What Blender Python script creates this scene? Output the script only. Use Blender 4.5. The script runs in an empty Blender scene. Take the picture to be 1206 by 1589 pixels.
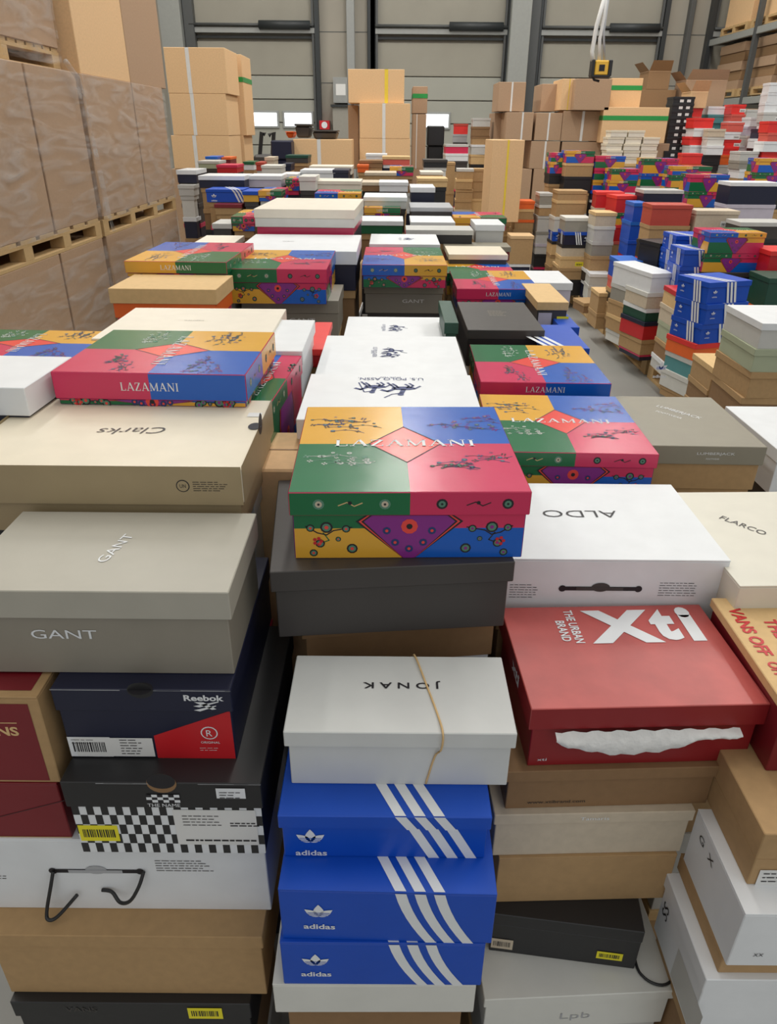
import bpy, math, random
from mathutils import Matrix, Vector
R = math.radians
C = bpy.context.scene.collection
# ------------------------------------------------------------------ camera
EYE = Vector((0, 0, 1.75)); PITCH = 27.9; ROLL = 0.5; FPX = 1120.0
CAMROT = Matrix.Rotation(R(90 - PITCH), 3, 'X') @ Matrix.Rotation(R(ROLL), 3, 'Z')
cam = bpy.data.objects.new('camera', bpy.data.cameras.new('camera')); C.objects.link(cam)
cam.location = EYE; cam.rotation_euler = CAMROT.to_euler()
cam.data.sensor_fit = 'VERTICAL'; cam.data.sensor_height = 36; cam.data.sensor_width = 36
cam.data.lens = FPX / 1589 * 36; cam.data.clip_start = 0.02; cam.data.clip_end = 200
bpy.context.scene.camera = cam
# ------------------------------------------------------------------ light
vs = bpy.context.scene.view_settings
vs.view_transform = 'Standard'; vs.look = 'None'; vs.exposure = 0.0; vs.gamma = 1.0; vs.use_curve_mapping = False
W_HORIZON = 0.66; W_UP = 0.74; LAMP_W = 23
wd = bpy.data.worlds.new('world'); bpy.context.scene.world = wd; wd.use_nodes = True
nt = wd.node_tree; bg = nt.nodes['Background']
tc = nt.nodes.new('ShaderNodeTexCoord'); sx = nt.nodes.new('ShaderNodeSeparateXYZ')
cr = nt.nodes.new('ShaderNodeValToRGB')
nt.links.new(tc.outputs['Generated'], sx.inputs[0]); nt.links.new(sx.outputs['Z'], cr.inputs[0])
cr.color_ramp.elements[0].position = 0.0; cr.color_ramp.elements[0].color = (W_HORIZON*.92, W_HORIZON*.96, W_HORIZON, 1)
cr.color_ramp.elements[1].position = 0.8; cr.color_ramp.elements[1].color = (W_UP*1.0, W_UP*.985, W_UP*.94, 1)
nt.links.new(cr.outputs[0], bg.inputs[0]); bg.inputs[1].default_value = 1.0
def add_lamp(x, y, z, sx_, sy_, watts):
    l = bpy.data.lights.new('ceiling_lamp_light', 'AREA'); l.shape = 'RECTANGLE'; l.size = sx_; l.size_y = sy_
    l.energy = watts; l.color = (1.0, 0.965, 0.90)
    o = bpy.data.objects.new('ceiling_lamp_light', l); o.location = (x, y, z); C.objects.link(o)
for ly, k_ in ((2.6, .55), (6.2, 1.05), (10.5, 1.35), (15.0, 1.35)):
    for lx in (-4.5, 0.3, 5.0):
        add_lamp(lx, ly, 7.5, 0.5, 3.2, LAMP_W * 4 * k_)
# ------------------------------------------------------------------ pixel <-> place helpers (metres out)
def ray(px, py):
    v = CAMROT @ Vector(((px - 603.0) / FPX, -(py - 794.5) / FPX, -1.0)); return v
def at_z(px, py, z):
    r = ray(px, py); return EYE + r * ((z - EYE.z) / r.z)
def at_zc(px, py, zc): return EYE + ray(px, py) * zc
def at_y(px, py, y):
    r = ray(px, py); return EYE + r * (y / r.y)
# ------------------------------------------------------------------ materials
def lin(c):
    return tuple((x/255/12.92 if x/255 <= .04045 else ((x/255+.055)/1.055)**2.4) for x in c)
COL = dict(
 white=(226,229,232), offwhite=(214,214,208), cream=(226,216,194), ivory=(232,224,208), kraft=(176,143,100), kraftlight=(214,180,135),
 darkkraft=(140,108,74), black=(34,34,36), charcoal=(62,58,56), navy=(22,26,52), grey=(150,147,138), gant=(172,168,156), gantside=(142,136,124),  # gantside: grey that already holds part of the shade on box fronts
 lightgrey=(196,196,192), blue=(8,72,178), brightblue=(18,98,196), red=(196,30,38), maroon=(120,24,34), xti=(172,58,60), xtiside=(140,26,32),
 orange=(236,106,40), salmon=(214,96,84), sage=(168,176,148), teal=(84,146,150), green=(22,94,56), yellow=(222,170,60), sticker=(236,224,40),
 paper=(222,222,220), taupe=(142,136,120), pinkred=(214,44,84), laz_y=(224,168,56), laz_b=(16,92,190), laz_g=(20,106,62), laz_p=(206,48,92),
 laz_r=(232,72,64), laz_v=(134,42,134), ink=(26,24,30), inkb=(34,52,110), inkg=(84,132,110), beige=(200,186,164), brick=(186,70,56), darkgreen=(20,70,54),
 hotred=(226,52,48), pearl=(206,208,206), lilac=(196,190,204), adi=(3,74,186), tan=(214,180,128), tapey=(236,206,60), tapeg=(40,150,70), silver=(170,172,176))
COL['cartonb'] = (226,188,142)
_m = {}
def mat(name, rough=0.6, var=0.035, bump=0.05, scale=22, spec=0.5, metal=0.0, kind='card'):
    key = (name, rough, kind)
    if key in _m: return _m[key]
    c = lin(COL[name]) if isinstance(name, str) else lin(name)
    m = bpy.data.materials.new('card_' + (name if isinstance(name, str) else 'tone')); m.use_nodes = True
    n = m.node_tree; p = n.nodes['Principled BSDF']
    p.inputs['Roughness'].default_value = rough; p.inputs['Metallic'].default_value = metal
    p.inputs['Specular IOR Level'].default_value = spec
    t = n.nodes.new('ShaderNodeTexCoord'); no = n.nodes.new('ShaderNodeTexNoise'); no.inputs['Scale'].default_value = scale
    no.inputs['Detail'].default_value = 4
    n.links.new(t.outputs['Object'], no.inputs['Vector'])
    mr = n.nodes.new('ShaderNodeMapRange'); mr.inputs[1].default_value = .3; mr.inputs[2].default_value = .7
    mr.inputs[3].default_value = 1 - var; mr.inputs[4].default_value = 1 + var
    n.links.new(no.outputs['Fac'], mr.inputs[0])
    mx = n.nodes.new('ShaderNodeVectorMath'); mx.operation = 'SCALE'; mx.inputs[0].default_value = c
    n.links.new(mr.outputs[0], mx.inputs['Scale']); n.links.new(mx.outputs[0], p.inputs['Base Color'])
    if bump:
        no2 = n.nodes.new('ShaderNodeTexNoise'); no2.inputs['Scale'].default_value = scale * 1.5; no2.inputs['Detail'].default_value = 2
        n.links.new(t.outputs['Object'], no2.inputs['Vector'])
        b = n.nodes.new('ShaderNodeBump'); b.inputs['Strength'].default_value = bump; b.inputs['Distance'].default_value = .01
        n.links.new(no2.outputs['Fac'], b.inputs['Height']); n.links.new(b.outputs[0], p.inputs['Normal'])
    _m[key] = m; return m
def kraftmat(name='kraft', rough=.75): return mat(name, rough, .05, .04, 60)
def gloss(name): return mat(name, .26, .02, .06, 14)
def satin(name): return mat(name, .42, .03, .04, 18)
def autom(name):
    if name in ('kraft','kraftlight','darkkraft','tan','beige'): return kraftmat(name)
    if name.startswith('laz_'): return gloss(name)
    if name in ('ink','inkb','inkg','sticker','paper'): return mat(name, .5, .01, 0)
    return satin(name)
def wrap_mat():
    if 'wrap' in _m: return _m['wrap']
    m = bpy.data.materials.new('clear_stretch_film'); m.use_nodes = True; n = m.node_tree; n.nodes.clear()
    o = n.nodes.new('ShaderNodeOutputMaterial'); mix = n.nodes.new('ShaderNodeMixShader'); tr = n.nodes.new('ShaderNodeBsdfTransparent')
    p = n.nodes.new('ShaderNodeBsdfPrincipled'); p.inputs['Base Color'].default_value = (.72,.70,.68,1); p.inputs['Roughness'].default_value = .22
    t = n.nodes.new('ShaderNodeTexCoord'); mp = n.nodes.new('ShaderNodeMapping'); mp.inputs['Rotation'].default_value = (R(25), 0, 0); mp.inputs['Scale'].default_value = (1, 1.2, 7)
    no = n.nodes.new('ShaderNodeTexNoise'); no.inputs['Scale'].default_value = 1.6; no.inputs['Detail'].default_value = 6; no.inputs['Distortion'].default_value = 1.2
    n.links.new(t.outputs['Object'], mp.inputs[0]); n.links.new(mp.outputs[0], no.inputs['Vector'])
    mr = n.nodes.new('ShaderNodeMapRange'); mr.inputs[1].default_value = .42; mr.inputs[2].default_value = .78; mr.inputs[3].default_value = .03; mr.inputs[4].default_value = .46
    n.links.new(no.outputs['Fac'], mr.inputs[0])
    b = n.nodes.new('ShaderNodeBump'); b.inputs['Strength'].default_value = .35; b.inputs['Distance'].default_value = .02
    n.links.new(no.outputs['Fac'], b.inputs['Height']); n.links.new(b.outputs[0], p.inputs['Normal'])
    n.links.new(mr.outputs[0], mix.inputs[0]); n.links.new(tr.outputs[0], mix.inputs[1]); n.links.new(p.outputs[0], mix.inputs[2]); n.links.new(mix.outputs[0], o.inputs[0])
    _m['wrap'] = m; return m
# ------------------------------------------------------------------ mesh builder
_txt = {}
def text_geo(s, bold=0.0):
    k = (s, bold)
    if k in _txt: return _txt[k]
    cu = bpy.data.curves.new('t', 'FONT'); cu.body = s; cu.align_x = 'CENTER'; cu.align_y = 'CENTER'; cu.size = 1.0; cu.resolution_u = 3; cu.offset = bold
    ob = bpy.data.objects.new('t', cu); C.objects.link(ob)
    dg = bpy.context.evaluated_depsgraph_get(); me = ob.evaluated_get(dg).to_mesh()
    vv = [(v.co.x, v.co.y) for v in me.vertices]; ff = [tuple(p.vertices) for p in me.polygons]
    ob.evaluated_get(dg).to_mesh_clear(); bpy.data.objects.remove(ob); bpy.data.curves.remove(cu)
    xs = [v[0] for v in vv]; ys = [v[1] for v in vv]
    cx = (min(xs)+max(xs))/2; cy = (min(ys)+max(ys))/2; w = max(xs)-min(xs); h = max(ys)-min(ys)
    vv = [((x-cx)/w, (y-cy)/h) for x, y in vv]
    _txt[k] = (vv, ff); return _txt[k]
def serif_geo(s):
    """block capitals with slab serifs, normalised to width 1 x height 1"""
    k = ('serif', s)
    if k in _txt: return _txt[k]
    G = {}
    def bar(x0, y0, x1, y1, w):
        dx, dy = x1-x0, y1-y0; L = math.hypot(dx, dy); nx, ny = -dy/L*w/2, dx/L*w/2
        return [(x0+nx, y0+ny), (x1+nx, y1+ny), (x1-nx, y1-ny), (x0-nx, y0-ny)]
    def sf(x, y, w=.26): return [(x-w/2, y-.03), (x+w/2, y-.03), (x+w/2, y+.03), (x-w/2, y+.03)]
    G['L'] = (.7, [bar(.15,0,.15,1,.16), bar(.1,.03,.65,.03,.06), bar(.63,0,.63,.25,.06), sf(.15,.97), sf(.1,.03,.2)])
    G['A'] = (.9, [bar(.1,0,.45,1,.07), bar(.8,0,.45,1,.17), bar(.2,.33,.7,.33,.06), sf(.1,.03), sf(.8,.03)])
    G['Z'] = (.75, [bar(.05,.97,.7,.97,.06), bar(.05,.03,.7,.03,.06), bar(.1,.03,.64,.97,.16), bar(.08,.75,.08,1,.06), bar(.67,0,.67,.25,.06)])
    G['M'] = (1.1, [bar(.15,0,.15,1,.07), bar(.95,0,.95,1,.16), bar(.15,1,.53,.05,.15), bar(.95,1,.53,.05,.07), sf(.15,.03), sf(.95,.03), sf(.12,.97,.2), sf(.98,.97,.2)])
    G['N'] = (.95, [bar(.15,0,.15,1,.07), bar(.8,0,.8,1,.07), bar(.15,1,.8,0,.16), sf(.15,.03), sf(.8,.97), sf(.12,.97,.2)])
    G['I'] = (.35, [bar(.17,0,.17,1,.16), sf(.17,.03,.3), sf(.17,.97,.3)])
    x = 0; vv = []; ff = []
    for ch in s:
        w, ps = G[ch]
        for p in ps:
            b = len(vv); vv += [(x+a, c) for a, c in p]; ff.append(tuple(range(b, b+len(p))))
        x += w + .12
    x -= .12
    vv = [(a/x-.5, c-.5) for a, c in vv]
    _txt[k] = (vv, ff); return _txt[k]
class MB:
    def __init__(s): s.v = []; s.f = []; s.mi = []; s.m = []
    def mi_(s, m):
        if isinstance(m, str): m = autom(m)
        if m not in s.m: s.m.append(m)
        return s.m.index(m)
    def faces(s, vs, fs, m):
        b = len(s.v); i = s.mi_(m); s.v += [tuple(v) for v in vs]
        for f in fs: s.f.append(tuple(b+k for k in f)); s.mi.append(i)
    def box(s, c, d, m, ch=.0012, taper=0):
        hx, hy, hz = d[0]/2, d[1]/2, d[2]/2; ch = min(ch, hx*.4, hy*.4, hz*.4)
        vs = []; idx = {}
        for a in (-1, 1):
            for b in (-1, 1):
                for e in (-1, 1):
                    for k in range(3):
                        sx_, sy_, sz_ = hx-(ch if k != 0 else 0), hy-(ch if k != 1 else 0), hz-(ch if k != 2 else 0)
                        tt = taper if e < 0 else 0
                        idx[(a,b,e,k)] = len(vs); vs.append((c[0]+a*(sx_-tt), c[1]+b*(sy_-tt), c[2]+e*sz_))
        fs = []
        I = lambda a,b,e,k: idx[(a,b,e,k)]
        for a in (-1,1): q = [I(a,-1,-1,0),I(a,1,-1,0),I(a,1,1,0),I(a,-1,1,0)]; fs.append(q if a > 0 else q[::-1])
        for b in (-1,1): q = [I(-1,b,-1,1),I(1,b,-1,1),I(1,b,1,1),I(-1,b,1,1)]; fs.append(q if b < 0 else q[::-1])
        for e in (-1,1): q = [I(-1,-1,e,2),I(1,-1,e,2),I(1,1,e,2),I(-1,1,e,2)]; fs.append(q if e > 0 else q[::-1])
        for a in (-1,1):
            for b in (-1,1):
                q = [I(a,b,-1,0),I(a,b,1,0),I(a,b,1,1),I(a,b,-1,1)]; fs.append(q if a*b > 0 else q[::-1])
                for e in (-1,1):
                    q = [I(a,b,e,0),I(a,b,e,1),I(a,b,e,2)]; fs.append(q if a*b*e > 0 else q[::-1])
        for a in (-1,1):
            for e in (-1,1): q = [I(a,-1,e,0),I(a,1,e,0),I(a,1,e,2),I(a,-1,e,2)]; fs.append(q if a*e > 0 else q[::-1])
        for b in (-1,1):
            for e in (-1,1): q = [I(-1,b,e,1),I(1,b,e,1),I(1,b,e,2),I(-1,b,e,2)]; fs.append(q if b*e < 0 else q[::-1])
        s.faces(vs, fs, m)
    def poly(s, fr, pts, m, eps=.0003):
        o, u, v = fr; n = u.cross(v)
        s.faces([o + u*a + v*b + n*eps for a, b in pts], [tuple(range(len(pts)))], m)
    def rect(s, fr, x0, y0, x1, y1, m, eps=.0003): s.poly(fr, [(x0,y0),(x1,y0),(x1,y1),(x0,y1)], m, eps)
    def disc(s, fr, x, y, r, m, eps=.0005, n=10, r2=None):
        r2 = r2 or r
        s.poly(fr, [(x+r*math.cos(i*math.tau/n), y+r2*math.sin(i*math.tau/n)) for i in range(n)], m, eps)
    def stroke(s, fr, pts, w, m, eps=.0006):
        for (x0,y0),(x1,y1) in zip(pts, pts[1:]):
            dx, dy = x1-x0, y1-y0; L = math.hypot(dx, dy) or 1e-6; nx, ny = -dy/L*w/2, dx/L*w/2
            ex, ey = dx/L*w*.3, dy/L*w*.3
            s.poly(fr, [(x0+nx-ex,y0+ny-ey),(x0-nx-ex,y0-ny-ey),(x1-nx+ex,y1-ny+ey),(x1+nx+ex,y1+ny+ey)], m, eps)
    def text(s, fr, t, x, y, w, h, m, rot=0, eps=.0009, bold=0.0, serif=False, shear=0):
        vv, ff = serif_geo(t) if serif else text_geo(t, bold)
        o, u, v = fr; n = u.cross(v); c_, s_ = math.cos(R(rot)), math.sin(R(rot)); out = []
        for a, b in vv:
            a, b = a*w + shear*b*h, b*h
            a, b = x + a*c_ - b*s_, y + a*s_ + b*c_
            out.append(o + u*a + v*b + n*eps)
        s.faces(out, ff, m)
    def tube(s, pts, r, m, n=8):
        rings = []
        pts = [Vector(p) for p in pts]
        if len(pts) > 3 and r < .004:
            q = [pts[0]]
            for i in range(len(pts)-1):
                p0, p1, p2, p3 = pts[max(i-1,0)], pts[i], pts[i+1], pts[min(i+2,len(pts)-1)]
                for k in range(1, 6):
                    t = k/5; q.append(.5*((2*p1)+(p2-p0)*t+(2*p0-5*p1+4*p2-p3)*t*t+(3*p1-p0-3*p2+p3)*t**3))
            pts = q
        for i, p in enumerate(pts):
            t = (pts[min(i+1, len(pts)-1)] - pts[max(i-1, 0)]).normalized()
            a = t.cross(Vector((0,0,1)) if abs(t.z) < .9 else Vector((1,0,0))).normalized(); b = t.cross(a)
            rings.append([p + (a*math.cos(k*math.tau/n) + b*math.sin(k*math.tau/n))*r for k in range(n)])
        vs = [q for rg in rings for q in rg]; fs = []
        for i in range(len(pts)-1):
            for k in range(n): fs.append((i*n+k, i*n+(k+1)%n, (i+1)*n+(k+1)%n, (i+1)*n+k))
        fs.append(tuple(range(n))[::-1]); fs.append(tuple((len(pts)-1)*n+k for k in range(n)))
        s.faces(vs, fs, m)
    def build(s, name, parent=None, smooth=False):
        me = bpy.data.meshes.new(name); me.from_pydata(s.v, [], s.f)
        for m in s.m: me.materials.append(m)
        me.polygons.foreach_set('material_index', s.mi)
        if smooth: me.polygons.foreach_set('use_smooth', [True]*len(s.f))
        me.update(); o = bpy.data.objects.new(name, me); C.objects.link(o)
        if parent: o.parent = parent
        return o
def tag(o, label=None, cat=None, group=None, kind=None):
    if label: o['label'] = label
    if cat: o['category'] = cat
    if group: o['group'] = group
    if kind: o['kind'] = kind
    return o
def thing(name, label, cat, loc=(0,0,0), yaw=0, group=None):
    o = bpy.data.objects.new(name, None); C.objects.link(o); o.empty_display_size = .05
    o.location = loc; o.rotation_euler = (0, 0, R(yaw)); return tag(o, label, cat, group)
X, Y, Z = Vector((1,0,0)), Vector((0,1,0)), Vector((0,0,1))
def frames(W, D, z0, z1):
    """2D frames of the five visible faces of a block W x D between z0 and z1, centred on each face"""
    zm = (z0+z1)/2
    return dict(top=(Vector((0,0,z1)), X, Y), front=(Vector((0,-D/2,zm)), X, Z), back=(Vector((0,D/2,zm)), -X, Z),
                left=(Vector((-W/2,0,zm)), -Y, Z), right=(Vector((W/2,0,zm)), Y, Z))
# ------------------------------------------------------------------ patchwork print
def motifs(mb, fr, x0, y0, x1, y1, seed, n=3, pal=('ink','inkb'), big=1.0):
    rd = random.Random(seed)
    w, h = x1-x0, y1-y0; n = n*3 if big == 1.0 else n*2
    for i in range(n):
        cx, cy = x0 + w*(.2+.6*rd.random()), y0 + h*(.2+.6*rd.random())
        pts = []; a = rd.uniform(-.5, .5)
        for k in range(6): pts.append((cx + (k-2.5)*w*.075, cy + math.sin(k*.9+a*3)*h*.05 + (k-2.5)*h*.06*a))
        mb.stroke(fr, pts, .0014*big, pal[i % len(pal)], .0006)
        for (px, py) in pts[::2] + [(cx+w*.1, cy+h*.12)]:
            r = .0046*big*rd.uniform(.5, 1.1)
            if rd.random() < .5:
                mb.disc(fr, px, py, r, pal[i % len(pal)], .0007, 8); mb.disc(fr, px, py, r*.5, 'inkg', .0009, 6)
            else:
                for q in range(4):
                    an = q*math.tau/4 + a; mb.disc(fr, px+math.cos(an)*r*.8, py+math.sin(an)*r*.8, r*.42, pal[(i+1) % len(pal)], .0007, 6)
    return
SIDEC = dict(front=('laz_g','laz_p'), right=('laz_p','laz_b'), back=('laz_b','laz_y'), left=('laz_y','laz_g'))
def laz_lid(W, D, H, z0, detail=2):
    mb = MB(); z1 = z0 + H; mb.box((0,0,(z0+z1)/2), (W,D,H), 'laz_p', .001); F = frames(W, D, z0, z1); a, b, e = W/2-.001, D/2-.001, .0003
    t = F['top']; du, dv = .17*W, .21*D
    mb.poly(t, [(-a,0),(-du,0),(0,dv),(0,b),(-a,b)], 'laz_y'); mb.poly(t, [(du,0),(a,0),(a,b),(0,b),(0,dv)], 'laz_b')
    mb.poly(t, [(-a,-b),(0,-b),(0,-dv),(-du,0),(-a,0)], 'laz_g'); mb.poly(t, [(0,-b),(a,-b),(a,0),(du,0),(0,-dv)], 'laz_p')
    mb.poly(t, [(-du,0),(0,-dv),(du,0),(0,dv)], 'laz_r')
    if detail:
        mb.stroke(t, [(-du,0),(0,-dv),(du,0),(0,dv),(-du,0)], .0022, 'ink', .0006)
        if detail > 1:
            motifs(mb, t, -a, .03, -.03, b*.8, 1, 3, ('ink','inkb')); motifs(mb, t, .03, .03, a, b*.8, 2, 3, ('inkb','laz_v'))
            motifs(mb, t, -a, -b*.7, -.03, -.02, 3, 2, ('inkg','lightgrey')); motifs(mb, t, .03, -b*.7, a, -.02, 4, 3, ('ink','inkb'))
        else:
            motifs(mb, t, -a, .04, -.03, b, 1, 1, ('ink',), 1.5); motifs(mb, t, .03, -b, a, -.03, 4, 1, ('ink',), 1.5)
        mb.text(t, 'LAZAMANI', 0, .002, .66*W, .026, 'white', serif=True, eps=.0011)
    for k, (c1, c2) in SIDEC.items():
        f = F[k]; w = (a if k in ('front','back') else b); h = H/2-.001
        mb.rect(f, -w, -h, 0, h, c1); mb.rect(f, 0, -h, w, h, c2)
        if detail:
            if k in ('front','back'):
                for x, cc in ((-.8,'inkg'),(-.22,'inkg'),(.28,'ink'),(.86,'ink')):
                    mb.disc(f, x*w*.95, 0, .008, cc, .0006, 12); mb.disc(f, x*w*.95, 0, .005, 'inkg' if cc == 'ink' else 'beige', .0008, 10); mb.disc(f, x*w*.95, 0, .002, 'ink', .001, 6)
                for x in (-.5, .57):
                    mb.stroke(f, [(x*w-.016,-.002),(x*w-.004,.003),(x*w+.006,-.003),(x*w+.017,.002)], .0016, 'tan' if x < 0 else 'ink', .0006)
                    mb.disc(f, x*w, .002, .003, 'ink', .0008, 6)
            else: mb.text(f, 'LAZAMANI', .0, 0, .30*D, .015, 'white', serif=True, eps=.0008)
    return mb
def laz_body(W, D, H, detail=2):
    mb = MB(); mb.box((0,0,H/2), (W,D,H), 'laz_v', .001); F = frames(W, D, 0, H)
    for k, (c1, c2) in SIDEC.items():
        f = F[k]; w = (W if k in ('front','back') else D)/2-.001; h = H/2-.001
        lo1, lo2 = {'front':('laz_y','laz_b'), 'back':('laz_g','laz_p'), 'left':('laz_b','laz_p'), 'right':('laz_g','laz_y')}[k]
        mb.rect(f, -w, h*.4, 0, h, c1); mb.rect(f, 0, h*.4, w, h, c2)
        mb.rect(f, -w, -h, 0, h*.4, lo1); mb.rect(f, 0, -h, w, h*.4, lo2)
        q = min(w*.44, .075)
        def dia(s, m, e):
            pts = [(-q*s, h*.72), (-q*s*.82, h), (q*s*.82, h), (q*s, h*.72), (q*s*.12, -h), (-q*s*.12, -h)]
            mb.poly(f, pts, m, e)
        dia(1.06, 'ink', .0006); dia(1.0, 'laz_r', .0008); dia(.95, 'ink', .001); dia(.90, 'laz_v', .0012)
        if detail:
            mb.disc(f, 0, h*.5, .012, 'laz_r', .0015, 10); mb.disc(f, 0, h*.5, .0045, 'ink', .0018, 8)
            for (x, y) in ((-.032,.3),(.032,.3),(-.02,-.25),(.02,-.25),(0,-.55)):
                mb.disc(f, x, y*h, .006, 'inkb', .0015, 8); mb.disc(f, x, y*h, .0025, 'laz_r', .0018, 6)
            if detail > 1:
                for sx_, pal in ((-1, ('ink','laz_r')), (1, ('ink','laz_v'))):
                    for (x, y, r) in ((.72,.45,.009),(.55,.38,.006),(.86,.42,.006),(.78,-.3,.007),(.5,-.55,.008),(.84,-.75,.006),(.62,-.1,.004)):
                        mb.disc(f, sx_*x*w, y*h, r, pal[0], .0006, 10); mb.disc(f, sx_*x*w, y*h, r*.7, 'inkg', .0008, 10); mb.disc(f, sx_*x*w, y*h, r*.35, pal[1], .001, 6)
                    mb.stroke(f, [(sx_*.9*w, .5*h), (sx_*.8*w,.2*h), (sx_*.72*w,.1*h), (sx_*.66*w, .3*h), (sx_*.5*w,.45*h)], .0018, pal[0], .0006)
                    mb.stroke(f, [(sx_*.75*w, .2*h), (sx_*.7*w,-.15*h), (sx_*.78*w,-.3*h)], .0016, 'laz_g' if sx_ < 0 else 'ink', .0006)
                    for q_ in range(5):
                        an = q_*math.tau/5; mb.disc(f, sx_*(.8*w)+math.cos(an)*.005, -.2*h+math.sin(an)*.005, .0028, 'red', .0009, 6)
    return mb
LAZCACHE = {}
def laz_box(label, g, rot=0, lidh=.032, detail=2, group='patchwork print shoe boxes'):
    """rot in degrees: 0 puts the green and pink half towards the camera"""
    W, D, H = g['W'], g['D'], g['H']
    if rot % 180: W, D = D, W
    t = thing('shoe_box', label, 'shoe box', (g['x'], g['y'], g['z']-H), g['yaw'] + rot, group)
    if detail == 1: W, D, H_ = round(W, 2), round(D, 2), round(H, 2)
    else: H_ = H
    lidh = min(lidh, H*.8 if H < .07 else H*.5)
    k = (W, D, round(H, 3), detail)
    if detail == 1 and k in LAZCACHE:
        for nm, me in LAZCACHE[k]:
            o = bpy.data.objects.new(nm, me); C.objects.link(o); o.parent = t
        return t
    l = laz_lid(W, D, lidh, H-lidh, detail).build('lid', t)
    b = laz_body(W-.008, D-.008, H-lidh-.0005, detail).build('body', t)
    if detail == 1: LAZCACHE[k] = [('lid', l.data), ('body', b.data)]
    return t
# ------------------------------------------------------------------ geometry of a box from what is seen of it
def G(FL, FR, back, bot, z=None, W=None, d=None, yaw=0, dz=0):
    """FL/FR: where the two near top corners are; solves position and real size"""
    if isinstance(z, dict): z = z['z'] - z['H']
    if z is None:
        if W is not None:
            r1, r2 = ray(*FL), ray(*FR); q = (r1/r1.z - r2/r2.z); q.z = 0; z = EYE.z - W/q.length
        else:
            z = at_y((FL[0]+FR[0])/2, (FL[1]+FR[1])/2, d).z
    a, b = at_z(*FL, z), at_z(*FR, z)
    if yaw == 'auto': yaw = math.degrees(math.atan2(b.y-a.y, b.x-a.x))
    W_ = (b-a).length; mid = (a+b)/2
    dirv = Vector((-math.sin(R(yaw)), math.cos(R(yaw)), 0))
    if back < 3: D = back
    else:
        pb = at_z((FL[0]+FR[0])/2, back, z); D = (pb.y - mid.y)/math.cos(R(yaw))
    if bot < 3: H = bot
    else:
        r = ray((FL[0]+FR[0])/2, bot); p = EYE + r*(mid.y/r.y); H = z - p.z
    c = mid + dirv*D/2
    g = dict(x=c.x, y=c.y, z=z, W=W_, D=D, H=H, yaw=yaw)
    return g
def clampD(g, d):
    if g['D'] > d: g['y'] -= (g['D']-d)/2*math.cos(R(g['yaw'])); g['D'] = d
def GC(FLpx, zc, W, D, H, yaw=0):
    """near left top corner seen at FLpx, at camera depth zc"""
    p = at_zc(*FLpx, zc); u = Vector((math.cos(R(yaw)), math.sin(R(yaw)), 0)); v = Vector((-u.y, u.x, 0))
    c = p + u*W/2 + v*D/2
    return dict(x=c.x, y=c.y, z=p.z, W=W, D=D, H=H, yaw=yaw)
def under(g, H, dx=0, dy=0, dyaw=0, W=None, D=None):
    return dict(x=g['x']+dx, y=g['y']+dy, z=g['z']-g['H'], W=W or g['W'], D=D or g['D'], H=H, yaw=g['yaw']+dyaw)
def shoe_box(label, g, lid, body=None, lidh=.03, over=.004, decals=(), group=None, name='shoe_box', cat='shoe box'):
    """decals: (part, fn(mb, frames)) drawn into the part's own surface; stickers are sub-parts"""
    W, D, H = g['W'], g['D'], g['H']; body = body or lid
    t = thing(name, label, cat, (g['x'], g['y'], g['z']-H), g['yaw'], group)
    lidh = min(lidh, H*.5) if lidh > 0 else .003
    lm, bm_ = MB(), MB()
    lm.box((0,0,H-lidh/2), (W, D, lidh), lid); bm_.box((0,0,(H-lidh-.0004)/2), (W-2*over, D-2*over, H-lidh-.0004), body)
    FL_, FB = frames(W, D, H-lidh, H), frames(W-2*over, D-2*over, 0, H-lidh)
    subs = []
    for part, kind, fn in decals:
        F = FL_ if part == 'lid' else FB
        if kind == 'print': fn(lm if part == 'lid' else bm_, F)
        else:
            s = MB(); fn(s, F); subs.append((part, kind, s))
    L = lm.build('lid', t); B_ = bm_.build('body', t)
    for part, kind, s in subs: s.build(kind, L if part == 'lid' else B_)
    return t
def fit16(*options):
    for o in options:
        if len(o.split()) <= 16: return o
    return ' '.join(options[-1].split()[:16])
ORD = ['top','second','third','fourth','fifth','sixth','seventh','eighth','ninth','tenth','eleventh','twelfth','thirteenth']
CN = dict(laz_p='red', white='white', offwhite='off-white', cream='cream', ivory='ivory', kraft='brown kraft', kraftlight='light kraft', darkkraft='dark kraft', black='black', charcoal='charcoal',
  navy='navy', grey='grey', gant='grey', gantside='dark grey', lightgrey='light grey', blue='blue', brightblue='bright blue', red='red', maroon='maroon', xti='red', salmon='salmon', sage='sage green',
  teal='teal', green='green', yellow='yellow', orange='orange', taupe='taupe', beige='beige', brick='brick red', darkgreen='dark green', hotred='bright red', pearl='pearl', adi='blue', tan='tan',
  pinkred='pink', silver='silver', lilac='lilac', laz='patchwork')
SB = {}
_rs = random.Random(7)
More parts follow.
